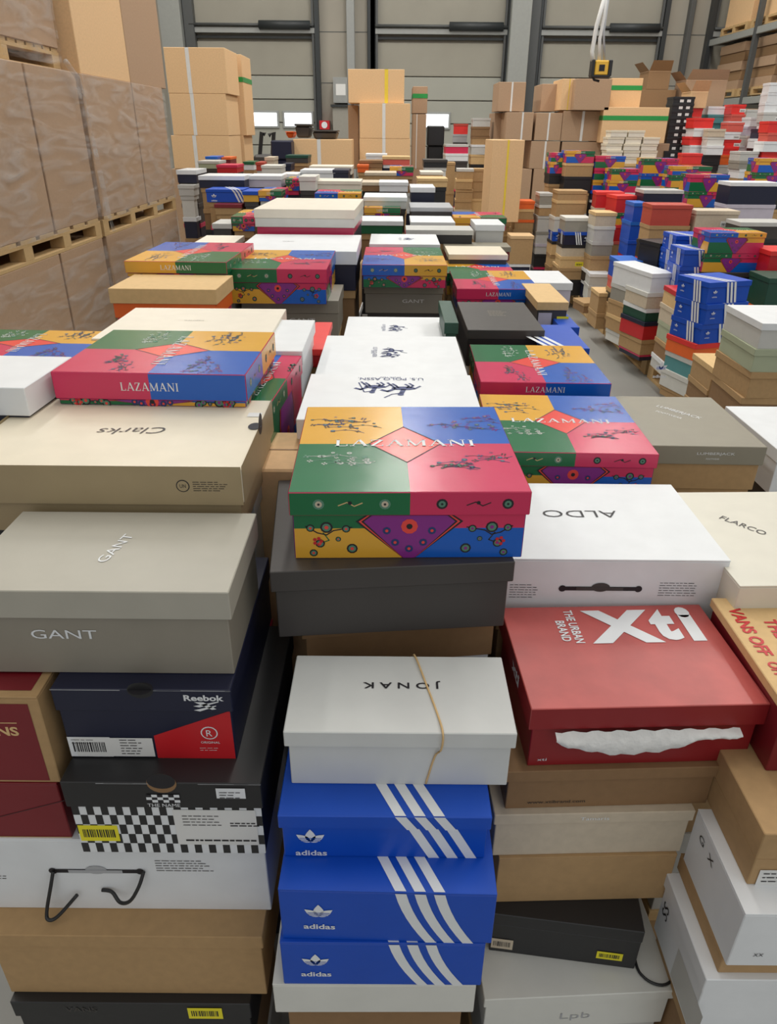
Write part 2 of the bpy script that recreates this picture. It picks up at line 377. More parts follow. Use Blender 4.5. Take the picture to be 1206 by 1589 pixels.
def simple_box(label, g, lid, body=None, group=None, sticker=None):
    body = body or lid
    k = (round(g['W'],2), round(g['D'],2), round(g['H'],3), lid, body, sticker)
    W, D, H = k[0], k[1], k[2]
    t = thing('shoe_box', label, 'shoe box', (g['x'], g['y'], g['z']-g['H']), g['yaw'], group)
    if k not in SB:
        lh = min(.032, H*.35); a = MB(); a.box((0,0,H-lh/2), (W,D,lh), lid); b = MB(); b.box((0,0,(H-lh)/2), (W-.01,D-.01,H-lh-.0005), body)
        la = a.build('lid', t); bb = b.build('body', t); L = [('lid', la.data), ('body', bb.data)]
        if lid == 'adi' and W > .15:
            s = MB(); F = frames(W-.006, D-.006, 0, H); w = W*.05
            for q in range(3):
                xx = W*(-.10+.085*q); s.poly(F['front'], [(xx+H*.22,-H/2+.002),(xx+w+H*.22,-H/2+.002),(xx+w,H/2-.003),(xx,H/2-.003)], 'white', .0045)
                s.poly(F['top'], [(xx,-D/2+.003),(xx+w,-D/2+.003),(xx+w-D*.3,D/2-.003),(xx-D*.3,D/2-.003)], 'white', .0008)
                xx = D*(.02+.085*q); s.poly(F['left'], [(xx+H*.22,-H/2+.002),(xx+w+H*.22,-H/2+.002),(xx+w,H/2-.003),(xx,H/2-.003)], 'white', .0045)
            for k_, xo_ in (('left', -D*.28), ('front', W*.33 if W < .3 else -W*.33)):
                o_, u_, v_ = F[k_]; f = (o_ + u_.cross(v_)*.004, u_, v_); trefoil(s, f, xo_, .004, .018); s.text(f, 'adidas', xo_, -.022, .036, .009, 'white')
            so = s.build('printed_stripes', bb); L.append(('printed_stripes', so.data))
        if sticker:
            s = MB(); F = frames(W-.01, D-.01, 0, H-lh); f = F['front']; w = .045
            s.rect(f, W*.1, -.022, W*.1+.09, .022, sticker, .001)
            for q in range(9): s.rect(f, W*.1+.01+q*.0075, -.014, W*.1+.013+q*.0075+.001*(q%3), .006, 'ink', .0015)
            so = s.build('barcode_sticker', bb); L.append(('barcode_sticker', so.data))
        SB[k] = L
    else:
        par = t
        for nm, me in SB[k]:
            o = bpy.data.objects.new(nm, me); C.objects.link(o); o.parent = par if nm in ('barcode_sticker', 'printed_stripes') else t
            if nm == 'body': par = o
    return t
def column(where, g, layers, group, jit=.008, floor=.0, fill=True, first_label=None):
    """a stack of boxes going down from g; layers = list of (lid, body, H) or ('laz', rot, H)"""
    z = g['z']; rd = random.Random(int(g['x']*1000) + int(g['y']*777)); n = len(layers)
    out = []
    for i, ly in enumerate(layers):
        H = ly[2]
        if z - H < floor - .001: break
        gg = dict(g); gg['z'] = z; gg['H'] = H
        if i: gg['x'] += rd.uniform(-jit, jit); gg['y'] += rd.uniform(-jit, jit); gg['yaw'] += rd.uniform(-2, 2)
        if len(ly) > 4: gg['W'] += ly[4]
        pos = ORD[i] if i < len(ORD) else 'a low'
        if ly[0] == 'laz':
            cn = 'four-colour patchwork print'
            lab = f'{cn} shoe box, {pos} of {where}'
            laz_box(lab, gg, ly[1], detail=1, group=group)
        else:
            cn = CN.get(ly[0], ly[0]); b = ly[1]
            extra = '' if (not b or b == ly[0]) else f' lidded {CN.get(b, b)}'
            lab = fit16(f'{cn}{extra} shoe box, {pos} of {where}', f'{cn}{extra} box, {pos} of {where}', f'{cn.split()[-1]}{extra} box, {pos} of {where}', f'{cn} box, {pos} of {where}')
            simple_box(lab, gg, ly[0], b, group, ly[3] if len(ly) > 3 else None)
        z -= H; out.append(gg)
    if fill and z > floor + .04: fill_to(where, out[-1] if out else g, floor, group)
    return out
FILLC = [('lightgrey','offwhite'),('laz_p','navy'),('tan','kraft'),('black','black'),('kraft','kraft'),('charcoal','charcoal'),('lightgrey','lightgrey'),('kraft','darkkraft'),('white','navy')]
def fill_to(where, g, floor=0.0, group=None, tall=.27):
    z = g['z'] - g['H'] if 'H' in g else g['z']
    n = max(1, math.ceil((z-floor)/tall)); h = (z-floor)/n; rd = random.Random(int(g['x']*991)+int(g['y']*313))
    for i in range(n):
        c = rd.choice(FILLC); gg = dict(g); gg['z'] = z - i*h; gg['H'] = h; gg['W'] = g['W']-.02; gg['D'] = g['D']-.02
        lv = ["just beneath it","further down","low down","near the floor","on the floor","lowest"][min(i,5)]
        simple_box(fit16(f'{CN[c[0]]} box supporting {where}, {lv}', f'{CN[c[0]].split()[-1]} box under {where}, {lv}', f'{lv.split()[0]} {CN[c[0]].split()[-1]} box under {where}', f'{lv.split()[0]} {CN[c[0]].split()[-1]} box under {where.replace("the ", "")}'), gg, c[0], c[1], group)
# ================================================================== SETTING
def noise_wallmat(name, col, rough=.7, sc=1.5, var=.08):
    return mat(col, rough, var, .02, sc)
COL.update(wall=(158,152,140), wallup=(146,141,131), floor=(150,150,146), door=(160,160,150), doorup=(150,146,134), steel=(78,80,80), steeldark=(44,48,50), steellight=(150,152,150), column=(150,152,148), glow=(240,248,255), wood=(196,164,116), wooddark=(150,118,80))
def struct(mb, name):
    o = mb.build(name); o['kind'] = 'structure'; return o
DW = 19.2
fl = MB(); fl.box((2, 9, -.05), (26, 30, .1), mat('floor', .45, .06, .03, 2.2)); struct(fl, 'floor')
wa = MB(); wa.box((2, DW+.15, 4.5), (26, .3, 9), mat('wall', .7, .05, .02, 1.0))
for k in range(12):
    wa.rect((Vector((2, DW, 0)), X, Z), -13, .72+k*.98, 13, .735+k*.98, mat('steel', .6), .004)
struct(wa, 'wall_back')
wl = MB(); wl.box((-5.2, 9, 4.5), (.3, 30, 9), mat('wall', .7, .05, .02, 1.0)); struct(wl, 'wall_left')
wr = MB(); wr.box((13.2, 9, 4.5), (.3, 30, 9), mat('wall', .7, .05, .02, 1.0)); struct(wr, 'wall_right')
def glowmat():
    m = bpy.data.materials.new('daylight_pane'); m.use_nodes = True; p = m.node_tree.nodes['Principled BSDF']
    p.inputs['Base Color'].default_value = (.8,.85,.9,1); p.inputs['Emission Color'].default_value = (.93,.97,1,1); p.inputs['Emission Strength'].default_value = 1.6
    p.inputs['Roughness'].default_value = .1
    return m
GLOW = glowmat()
def wx(px, py=150): return at_y(px, py, DW).x
def wz(py, px=603): return at_y(px, py, DW).z
doors = [(308, 492), (583, 778), (830, 1008), (1085, 1280)]
for i, (a, b) in enumerate(doors):
    xa, xb = wx(a), wx(b); xm = (xa+xb)/2; w = xb-xa; ztop = wz(48)
    t = bpy.data.objects.new(f'door_{i+1}', None); C.objects.link(t); t.location = (xm, DW, 0); t['kind'] = 'structure'
    p = MB(); zl = [0, .6, 1.2, 1.8, 2.35, 2.9, 3.5, 4.1, 4.8]
    zb = wz(119); n = 6
    for k in range(n):
        h = zb/n; p.box((0, -.05, h*(k+.5)), (w, .06, h-.02), mat('door', .5, .03, .02, 2), .008)
    p.box((0, -.04, (zb+wz(66))/2), (w, .05, wz(66)-zb-.02), mat('doorup', .6, .04, .02, 2), .006)
    p.box((0, -.03, (wz(40)+9)/2), (w, .04, 9-wz(40)), mat('doorup', .6, .04, .02, 2), .006)
    p.build('door_panel', t)
    hd = MB(); z5 = (wz(66)+wz(40))/2; hd.box((0, -.12, wz(50)), (w+.1, .14, .1), 'steellight'); hd.box((0, -.06, wz(60)), (w, .06, .05), 'steeldark')
    hd.box((0, -.06, wz(40)), (w, .08, .04), 'steel'); hd.build('header_rail', t)
    sp = MB(); x0 = w*.08
    sp.tube([(-w*.5, -.22, wz(42)), (w*.5, -.22, wz(42))], .025, 'steel')
    for k in range(26): pass
    sp.tube([(w*.06, -.22, wz(42)), (w*.47, -.22, wz(42))], .085, mat('steeldark', .5), 14); sp.build('torsion_spring', t, True)
    for s in (-1, 1):
        tr = MB(); tr.box((s*(w/2+.06), -.1, 4.2), (.10, .2, 8.4), 'steeldark'); tr.box((s*(w/2-.03), -.14, 4.2), (.05, .05, 8.4), 'steel'); tr.build('side_track', t)
    zp = wz(187)
    for k, fx in enumerate((-.80+1, .80-.03+.02)):
        pass
    for cx in ((408, 462) if i == 0 else (676,) if i == 1 else (906, 960) if i == 2 else (1160, 1214)):
        f = MB(); x = wx(cx)-xm; f.box((x, -.095, zp), (.72, .04, .36), mat('steellight', .4), .01); fr_ = f.build('window_frame', t)
        g_ = MB(); g_.box((x, -.12, zp), (.62, .02, .27), GLOW, .02); g_.build('pane', fr_)
# columns between the doors
for k, (a, b, mm) in enumerate([(262, 300, 'column'), (540, 552, 'steellight'), (571, 583, 'steeldark'), (781, 810, 'column'), (1045, 1052, 'steel')]):
    m = MB(); xa, xb = wx(a), wx(b); yy = .22 if mm == 'column' else .1
    m.box(((xa+xb)/2, DW-yy, 4.4), (xb-xa, yy*2, 8.8), mm, .01)
    if mm == 'column': m.box((xb+.12, DW-.12, 4.4), (.22, .24, 8.8), 'steel', .01)
    o = m.build('trim_%d' % (k+1)); o['kind'] = 'structure'
# pipes & cabinets between door 1 and 2
t = MB(); pz = lambda px, py: at_y(px, py, DW-.2)
a = pz(517, 120); b = pz(540, 160); t.box(((a.x+b.x)/2, DW-.15, (a.z+b.z)/2), (b.x-a.x, .28, a.z-b.z), 'steellight'); t.rect((Vector(((a.x+b.x)/2, DW-.29, (a.z+b.z)/2)), X, Z), -.1, -.1, .12, .12, 'paper', .002)
tag(t.build('electrical_cabinet'), 'grey electrical cabinet high on the wall between the first two dock doors', 'cabinet')
a = pz(517, 166); b = pz(548, 215); t = MB(); t.box(((a.x+b.x)/2, DW-.2, (a.z+b.z)/2), (b.x-a.x, .36, a.z-b.z), 'grey'); t.box(((a.x+b.x)/2, DW-.22, a.z+.02), (b.x-a.x+.08, .42, .05), 'steeldark')
tag(t.build('control_cabinet'), 'grey control cabinet with a dark top ledge on the back wall beside the tall cartons', 'cabinet')
a = pz(496, 187); b = pz(512, 201); t = MB(); t.box(((a.x+b.x)/2, DW-.15, (a.z+b.z)/2), (b.x-a.x, .25, a.z-b.z), 'red'); t.disc((Vector(((a.x+b.x)/2, DW-.28, (a.z+b.z)/2)), X, Z), 0, 0, .07, 'white', .002)
tag(t.build('fire_hose_box'), 'small red fire hose box on the wall right of the first dock door', 'fire box')
# ================================================================== LEFT WRAPPED PALLETS
XL = -2.25
def pallet(label, x0, x1, y0, y1, z, group=None):
    """wooden pallet, deck top at z"""
    t = thing('wooden_pallet', label, 'pallet', ((x0+x1)/2, (y0+y1)/2, z-.144), 0, group); w, l = x1-x0, y1-y0
    d = MB(); n = 7
    for k in range(n): d.box((0, -l/2+l*(k+.5)/n, .133), (w, l/n*.78, .022), kraftmat('wood'))
    for sx_ in (-1, 0, 1): d.box((sx_*(w/2-.05), 0, .111), (.1, l, .022), kraftmat('wood'))
    d.build('deck', t)
    for sx_ in (-1, 0, 1):
        for k in range(int(l/.55)+1):
            nb = int(l/.55); b = MB(); b.box((sx_*(w/2-.05), -l/2+.06+(l-.12)*k/max(nb,1), .061), (.1, .12, .078), kraftmat('wood')); b.build('block', t)
    for sx_ in (-1, 0, 1):
        s = MB(); s.box((sx_*(w/2-.05), 0, .011), (.1, l, .022), kraftmat('wood')); s.build('bottom_board', t)
    return t
COL['carton'] = (176,146,118); COL['cartonb'] = (226,188,142); COL['cartondark'] = (150,118,84)
def carton(label, x, y, z0, W, D, H, m='carton', tape=None, tapecol='paper', yaw=0, group=None, flaps=False, sides=('front','top'), strap=None):
    t = thing('cardboard_carton', label, 'carton', (x, y, z0), yaw, group); b = MB(); b.box((0,0,H/2), (W,D,H), kraftmat(m), .004)
    F = frames(W, D, 0, H)
    b.rect(F['top'], -W/2+.002, -.002, W/2-.002, .002, 'cartondark', .0008); b.build('body', t)
    if tape is not None:
        tp = MB()
        tp.rect(F['front'], tape*W-.025*W/.8, -H/2, tape*W+.025*W/.8, H/2, mat(tapecol, .25), .002)
        tp.rect(F['top'], tape*W-.025*W/.8, -D/2, tape*W+.025*W/.8, D/2, mat(tapecol, .25), .002); tp.build('packing_tape', t)
    if strap is not None:
        tp = MB(); q = .03
        for k in ('front','left','right'):
            hw = (W if k == 'front' else D)/2; tp.rect(F[k], -hw, strap*H-q, hw, strap*H+q, mat('tapeg', .3), .004)
        tp.build('green_strap', t)
    if flaps:
        f = MB(); f.faces([(-W/2,-D/2,H),(W/2,-D/2,H),(W/2*.9,-D/2-.1,H+.14),(-W/2*.9,-D/2-.1,H+.14)], [(0,1,2,3)], kraftmat(m))
        f.faces([(-W/2,-D/2,H),(-W/2,D/2,H),(-W/2-.12,D/2*.9,H+.12),(-W/2-.12,-D/2*.9,H+.12)], [(0,1,2,3)], kraftmat(m)); f.build('flap', t)
    return t
def wrap(label, x0, x1, y0, y1, z0, z1, seed):
    rd = random.Random(seed); t = MB(); n = 26; mz = 14; m = wrap_mat()
    def sheet(P):  # P(u,v) -> point
        vs = [P(i/n, j/mz) for j in range(mz+1) for i in range(n+1)]
        fs = [(j*(n+1)+i, j*(n+1)+i+1, (j+1)*(n+1)+i+1, (j+1)*(n+1)+i) for j in range(mz) for i in range(n)]
        t.faces(vs, fs, m)
    ph = rd.random()*6
    wob = lambda u, v: .007 + .003*math.sin(u*19+v*9+ph) + .0025*math.sin(u*41-v*17+ph*2)
    sheet(lambda u, v: (x1 + wob(u, v), y0+(y1-y0)*u, z0+(z1-z0)*v)); sheet(lambda u, v: (x0+(x1-x0)*u, y0 - wob(u, v), z0+(z1-z0)*v))
    return tag(t.build('stretch_film', smooth=True), label, 'stretch film')
# lower loads on the floor and upper loads on pallets
zl = EYE.z - .62; zt = EYE.z + .345
pal = [(3.0, 4.05, 'nearest'), (4.07, 6.0, 'middle'), (6.06, 8.2, 'far')]
seams = [[3.0, 4.05], [4.07, 5.17, 6.0], [6.06, 7.25, 8.2]]
for i, (y0, y1, nm) in enumerate(pal):
    pallet(f'wooden pallet on the floor under the {nm} wrapped carton load at the left', XL-1.1, XL-.01, y0, y1, .144, 'floor pallets at the left')
    for k in range(len(seams[i])-1):
        a, b = seams[i][k], seams[i][k+1]
        carton(f'tall brown carton in the lower tier of the {nm} left-hand load' + (', its near one' if k == 0 else ', its far one'), XL-.53, (a+b)/2, .144, 1.04, b-a-.03, zl-.144-.144, group='lower tier cartons at the left')
        carton(f'tall brown carton in the upper tier of the {nm} left-hand load' + (', its near one' if k == 0 else ', its far one'), XL-.53, (a+b)/2, zl, 1.04, b-a-.03, zt-zl-(.0 if i != 1 else 0), group='upper tier cartons at the left')
    pallet(f'wooden pallet carrying the upper tier of the {nm} left-hand load', XL-1.1, XL-.01, y0, y1, zl, 'raised pallets at the left')
    wrap(f'clear stretch film around the upper tier of the {nm} left-hand load', XL-1.05, XL, y0, y1, zl-.02, zt, i)
    wrap(f'clear stretch film around the lower tier of the {nm} left-hand load', XL-1.05, XL, y0, y1, .14, zl-.2, i+9)
# third tier
carton('large brown carton on top of the far left-hand load, nearer one', XL-.57, 6.70, zt, 1.1, 1.13, 1.15, 'cartonb')
carton('large brown carton on top of the far left-hand load, farther one', XL-.57, 7.83, zt, 1.1, 1.1, 1.15, 'carton')
carton('carton wrapped in film above the middle left-hand load', XL-.62, 5.60, zt+.144, 1.0, .9, 1.0, 'carton'); wrap('torn stretch film hanging off the carton above the middle load', XL-1.12, XL-.115, 5.15, 6.06, zt+.04, zt+1.1, 33)
pallet('wooden pallet on top of the middle left-hand load', XL-1.12, XL-.13, 5.15, 6.06, zt+.144)
carton('small brown carton at the top left edge on the middle load', XL-.38, 4.33, zt, .7, .5, 1.0, 'cartonb')
# twisted film strand hanging at the joint of the loads
s = MB(); s.tube([(XL+.03, 5.75, zt+.05), (XL+.045, 5.9, zt-.05), (XL+.03, 6.0, zt-.35), (XL+.04, 6.04, zt-.65), (XL+.06, 6.02, zl+.02), (XL+.05, 6.1, zl-.1)], .018, wrap_mat(), 8)
tag(s.build('film_strand', smooth=True), 'twisted strand of clear film hanging between the middle and far loads', 'plastic film')
# ================================================================== FOREGROUND, LEFT COLUMN
FG = 'foreground boxes'
def T(part, face, s, x, y, w, h, m='ink', rot=0, **k): return (part, 'print', lambda mb, F: mb.text(F[face], s, x, y, w, h, m, rot, **k))
def lines(mb, f, x0, y0, w, n, pitch, m='ink', seed=0, hh=.0011, eps=.0008):
    rd = random.Random(seed)
    for i in range(n):
        x = x0
        end = x0 + w*rd.uniform(.7, 1)
        while x < end - .004:
            L = rd.uniform(.004, .012); mb.rect(f, x, y0-i*pitch, min(x+L, end), y0-i*pitch+hh, m, eps); x += L+.0018
def barcode(mb, f, x, y, w, h, bgc='paper', seed=0):
    rd = random.Random(seed); mb.rect(f, x, y, x+w, y+h, bgc, .001); q = x+w*.1
    while q < x+w*.88:
        b = rd.uniform(.0006, .0022); mb.rect(f, q, y+h*.25, q+b, y+h*.75, 'ink', .0014); q += b + rd.uniform(.0008, .0018)
# Gant
gA = G((-86, 918), (355, 918), 794, 1049, W=.35)
def gant_print(mb, F): pass
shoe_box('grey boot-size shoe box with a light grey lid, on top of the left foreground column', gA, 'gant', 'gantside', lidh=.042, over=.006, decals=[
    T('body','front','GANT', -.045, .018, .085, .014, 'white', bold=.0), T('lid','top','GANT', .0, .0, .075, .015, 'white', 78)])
gR = G((76, 1070), (358, 1070), .33, 1188, z=gA); gR['H'] = min(gR['H'], .125)
def wear(mb, f, w, h, seed):
    rd = random.Random(seed); x = -w
    while x < w:
        L = rd.uniform(.008, .05)
        if rd.random() < .75: mb.rect(f, x, h-.0016, min(x+L, w), h-.0016+rd.uniform(.0004,.0012), 'silver', .0007)
        x += L
def reebok_body(mb, F):
    f = F['front']; w, h = gR['W']/2-.005, (gR['H']-.038)/2
    mb.poly(f, [(w*.0+.005,-h),(w,-h),(w,h),(.005, -h*.05)], 'red'); mb.disc(f, w*.72, .004, .0115, 'white', .0007, 20); mb.disc(f, w*.72, .004, .0098, 'red', .0009, 20); mb.text(f, 'R', w*.72, .004, .008, .011, 'white', eps=.0012)
    mb.text(f, 'ORIGINAL', w*.72, -.013, .026, .004, 'white')
    lines(mb, f, w*.58, -.024, .032, 2, .004, 'white', 3, .0006)
def reebok_st(mb, F):
    f = F['front']; w = gR['W']/2-.005; mb.rect(f, -w+.008, -.040, w*.02, -.006, 'paper', .0012); lines(mb, f, -w*.38, -.010, .03, 6, .005, 'ink', 5, .0012, .0018)
def reebok_st2(mb, F):
    f = F['front']; w = gR['W']/2-.005; barcode(mb, f, -w-.001, -.041, .058, .036, 'white', 2); lines(mb, f, -w+.004, -.010, .045, 2, .006, 'ink', 8, .0007, .0018)
def reebok_lid(mb, F):
    f = F['front']; wear(mb, f, gR['W']/2, .019, 5); mb.text(f, 'Reebok', .081, .006, .052, .010, 'white', bold=.03)
    for dy, L in ((-.004, .034), (-.011, .030)):
        mb.poly(f, [(.066, dy-.004), (.074, dy-.006), (.066+L, dy+.003), (.066+L, dy+.0045)], 'white', .0008)
    mb.poly(f, [(.068,-.001),(.08,-.001),(.096,-.013),(.09,-.014)], 'white', .0008)
    mb.disc(F['top'], .0, -gR['D']/2+.001, .016, 'ink', .0006, 20, .012); mb.disc(f, 0, .018, .017, 'black', .0009, 20, .013)
shoe_box('navy sports shoe box with a red front corner, beneath the big grey box', gR, 'navy', 'navy', lidh=.038, over=.003, decals=[
    ('body','print',reebok_body), ('lid','print',reebok_lid), ('body','product_label',reebok_st), ('body','barcode_sticker',reebok_st2)])
gC = G((91, 1215), (405, 1215), .345, 1326, z=gR)
def chk_body(mb, F):
    f = F['front']; w, h = gC['W']/2-.004, (gC['H']-.048)/2; n = 26; s = 2*w/n; rows = 5; sy = 2*h/rows
    mb.rect(f, -w, -h, w, h, 'white', .0003)
    for i in range(n):
        for j in range(rows):
            if (i+j) % 2 == 0: mb.rect(f, -w+i*s, -h+j*sy, -w+(i+1)*s, -h+(j+1)*sy, 'black', .0006)
def chk_label(mb, F):
    f = F['front']; w, h = gC['W']/2-.004, (gC['H']-.048)/2; mb.rect(f, .008, -h*.62, w-.008, h*.86, 'paper', .0012)
    lines(mb, f, .02, h*.6, .06, 4, .006, 'ink', 9, .0012, .0018); lines(mb, f, .085, h*.3, .045, 2, .005, 'ink', 4, .002, .0018); lines(mb, f, .02, -h*.45, .1, 1, .005, 'ink', 2, .003, .0018)
def chk_yel(mb, F): barcode(mb, F['front'], -.128, -.024, .055, .032, 'sticker', 4)
def chk_lid(mb, F):
    f = F['front']; wear(mb, f, gC['W']/2, .024, 2); mb.disc(f, .002, .024, .020, 'darkkraft', .0006, 20, .018); mb.disc(f, .002, .028, .019, 'ink', .0009, 20, .014)
    for i in range(6):
        for j in range(3):
            mb.rect(f, -.022+i*.0075, -.012+j*.005, -.022+(i+1)*.0075, -.012+(j+1)*.005, 'white' if (i+j) % 2 else 'ink', .0012)
    mb.text(f, 'THE NAME', 0, -.017, .044, .006, 'white', eps=.0014)
def chk_st(mb, F): mb.rect(F['front'], .073, -.003, .112, .016, 'white', .0012); lines(mb, F['front'], .077, .008, .03, 3, .005, 'ink', 6, .0012, .0018)
shoe_box('black lidded shoe box with a checkered body and yellow sticker, under the navy one', gC, 'black', 'black', lidh=.048, over=.004, decals=[
    ('body','print',chk_body), ('body','product_label',chk_label), ('body','yellow_sticker',chk_yel), ('lid','print',chk_lid), ('lid','white_sticker',chk_st)])
gH = G((-95, 1303), (410, 1303), .30, 1410, z=gC)
def handle_slot(mb, F, cx=-.02, cy=.012, w=.13, mid='silver'):
    f = F['front']; mb.rect(f, cx-w/2, cy-.004, cx+w/2, cy+.004, 'ink', .0008); mb.disc(f, cx, cy+.003, .016, mid, .0012, 20, .009); mb.rect(f, cx-w*.32, cy-.0035, cx+w*.30, cy+.0035, mid, .0016); mb.disc(f, cx-w/2, cy, .0065, 'ink', .001, 12); mb.disc(f, cx+w/2, cy, .0065, 'ink', .001, 12)
wh = shoe_box('long white shoe box with a black cord handle hanging from its front, left column', gH, 'white', 'white', lidh=0, over=0, decals=[
    ('body','print',handle_slot), ('body','print',lambda mb, F: (lines(mb, F['front'], .07, .036, .085, 5, .0055, 'ink', 11, .0012), lines(mb, F['front'], -.23, .02, .075, 6, .0055, 'ink', 12, .0012)))])
hc = MB(); y_ = -gH['D']/2
hz = gH['H']/2
hc.tube([(-.083, y_-.004, hz+.013), (-.088, y_-.012, hz-.01), (-.100, y_-.02, hz-.055), (-.098, y_-.026, hz-.068), (-.085, y_-.022, hz-.066), (-.055, y_-.008, hz-.035)], .0028, 'black')
hc.tube([(.052, y_-.004, hz+.015), (.045, y_-.014, hz-.005), (.03, y_-.02, hz-.03), (.012, y_-.016, hz-.04), (-.002, y_-.006, hz-.03), (-.018, y_-.003, hz-.03)], .0028, 'black')
hc.build('cord_handle', [c for c in wh.children if c.name.startswith('body')][0], True)
gK = G((-28, 1453), (407, 1453), .27, 1545, z=gH)
shoe_box('brown kraft shoe box with lid under the long white box, left column', gK, 'kraft', 'kraft', lidh=.028, over=.004)
gB = G((14, 1557), (388, 1557), .27, .13, z=gK)
shoe_box('black shoe box at the very bottom of the left column', gB, 'black', 'black', lidh=.04, decals=[
    T('lid','front','VANS', -.08, .002, .05, .012, 'charcoal'), ('lid','yellow_sticker',lambda mb, F: barcode(mb, F['front'], .09, -.02, .055, .03, 'sticker', 5))])
fill_to('the left foreground column', gB, 0, FG)
# vans & maroon further left
gV = G((-170, 1081), (57, 1081), .33, 1213, z=gA['z']-gA['H']-.004)
def vans_fr(mb, F):
    f = F['front']; w, h = gV['W']/2-.001, gV['H']/2; mb.rect(f, -w+.012, -h+.006, w-.014, h-.016, 'maroon', .0006)
    mb.text(f, 'VANS', .062, .022, .062, .015, 'tan', bold=.03); mb.rect(f, .02, .034, .085, .0355, 'tan', .0009); mb.rect(F['top'], -w+.008, -gV['D']/2+.012, w-.008, gV['D']/2-.01, 'maroon', .0006)
shoe_box('maroon shoe box with kraft edges at the left edge beside the navy box', gV, 'kraft', 'kraft', lidh=0, over=0, decals=[
    ('lid','print',lambda mb, F: mb.rect(F['top'], -gV['W']/2+.01, -gV['D']/2+.012, gV['W']/2-.012, gV['D']/2-.01, 'maroon', .0006)),
    ('body','print',lambda mb, F: (mb.rect(F['front'], -gV['W']/2+.012, -gV['H']/2+.006, gV['W']/2-.014, gV['H']/2-.010, 'maroon', .0006), mb.text(F['front'], 'VANS', .026, .020, .062, .016, 'tan', bold=.03), mb.rect(F['front'], -.01, .034, .058, .0355, 'tan', .0009)))])
gM = G((-150, 1215), (88, 1215), .33, 1300, z=gV); 
shoe_box('plain maroon shoe box at the left edge beneath the kraft-edged maroon one', gM, 'maroon', 'maroon', lidh=0, over=0, decals=[
    ('body','print',lambda mb, F: (mb.stroke(F['front'], [(-.02,-.02),(.11,.025)], .001, 'ink'), mb.rect(F['front'], -.12, -gM['H']/2+.001, gM['W']/2, -gM['H']/2+.006, 'kraft', .0006)))])
gM2 = dict(gM); gM2['y'] += .0
# Clarks behind
gCl = G((-88, 724), (374, 729), 619, 768, d=.965)
def clarks_lid(mb, F):
    f = F['front']; mb.rect(f, -gCl['W']/2, -.04, gCl['W']/2, .04, 'kraft', .0004) if False else None
    mb.disc(f, .13, .0, .010, 'ink', .0007, 20); mb.disc(f, .13, .0, .0085, 'olivekraft', .0009, 20); mb.text(f, 'UN', .13, 0, .009, .006, 'ink', eps=.0012)
    lines(mb, f, .145, .006, .055, 5, .0035, 'ink', 21, .0009)
    mb.text(F['top'], 'Clarks', .01, -.005, .11, .026, 'charcoal', 184, shear=.3, bold=-.01)
    mb.rect(F['top'], gCl['W']/2-.03, .065, gCl['W']/2-.006, .085, 'paper', .0008)
    mb.disc(F['top'], gCl['W']/2-.001-.008, .02, .011, 'ink', .0009, 16, .016); mb.disc(F['right'], .02, gCl['H']*.3, .018, 'ink', .0009, 16, .018)
gCl['H'] = .11
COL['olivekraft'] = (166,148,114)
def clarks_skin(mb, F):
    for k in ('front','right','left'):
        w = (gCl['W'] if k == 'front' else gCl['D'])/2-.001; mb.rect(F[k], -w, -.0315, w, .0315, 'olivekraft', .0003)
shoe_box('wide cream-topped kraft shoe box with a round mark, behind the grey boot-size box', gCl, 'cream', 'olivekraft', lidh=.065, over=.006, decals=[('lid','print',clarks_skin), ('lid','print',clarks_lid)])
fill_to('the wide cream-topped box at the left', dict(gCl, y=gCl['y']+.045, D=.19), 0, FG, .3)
# ================================================================== CENTRE COLUMN
gL = G((447, 764), (826, 764), .345, 868, W=.335, yaw=1.5)
laz_box('glossy patchwork print shoe box, large and nearest, in the middle of the picture', gL, 0, .036, 2)
gD = G((418, 888), (800, 872), .30, 984, z=gL, yaw=5.5)
shoe_box('dark charcoal shoe box skewed under the nearest patchwork box', gD, 'charcoal', 'charcoal', lidh=.034, over=.006)
gE = under(gD, .09, .012, .015, 2, W=.31, D=.25)
shoe_box('dark kraft shoe box peeking out under the skewed charcoal box', gE, 'darkkraft', 'darkkraft', lidh=.028, over=.006)
fill_to('the centre patchwork column', gE, 0, FG)
gJ = G((439, 1137), (803, 1138), 1018, 1222, W=.30)
def jon(mb, F): mb.text(F['top'], 'J', .0+.078, .025, .008, .020, 'ink', 180, bold=.015)
gJd = [T('lid','top','J O N A K', .003, .014, .108, .016, 'ink', 180, bold=.012)]
shoe_box('white shoe box closed with a rubber band, on top of the blue striped boxes', gJ, 'pearl', 'pearl', lidh=.026, over=.005, decals=gJd)
rb = MB(); px = lambda u, v: None
zt_ = gJ['z']; yF = gJ['y']-gJ['D']/2; yB = gJ['y']+gJ['D']/2; xo = gJ['x']
u = lambda f: xo + f
rb.tube([(u(.020), yB+.002, zt_-.03), (u(.022), yB+.002, zt_+.001), (u(.038), gJ['y']+.01, zt_+.0015), (u(.050), yF+.03, zt_+.0015), (u(.0545), yF-.0015, zt_+.001), (u(.0535), yF-.002, zt_-.026), (u(.046), yF+.0035, zt_-.045), (u(.036), yF+.0035, zt_-gJ['H']+.004)], .0014, kraftmat('tan'))
tag(rb.build('rubber_band', smooth=True), 'thin tan rubber band stretched round the white box in the centre', 'rubber band')
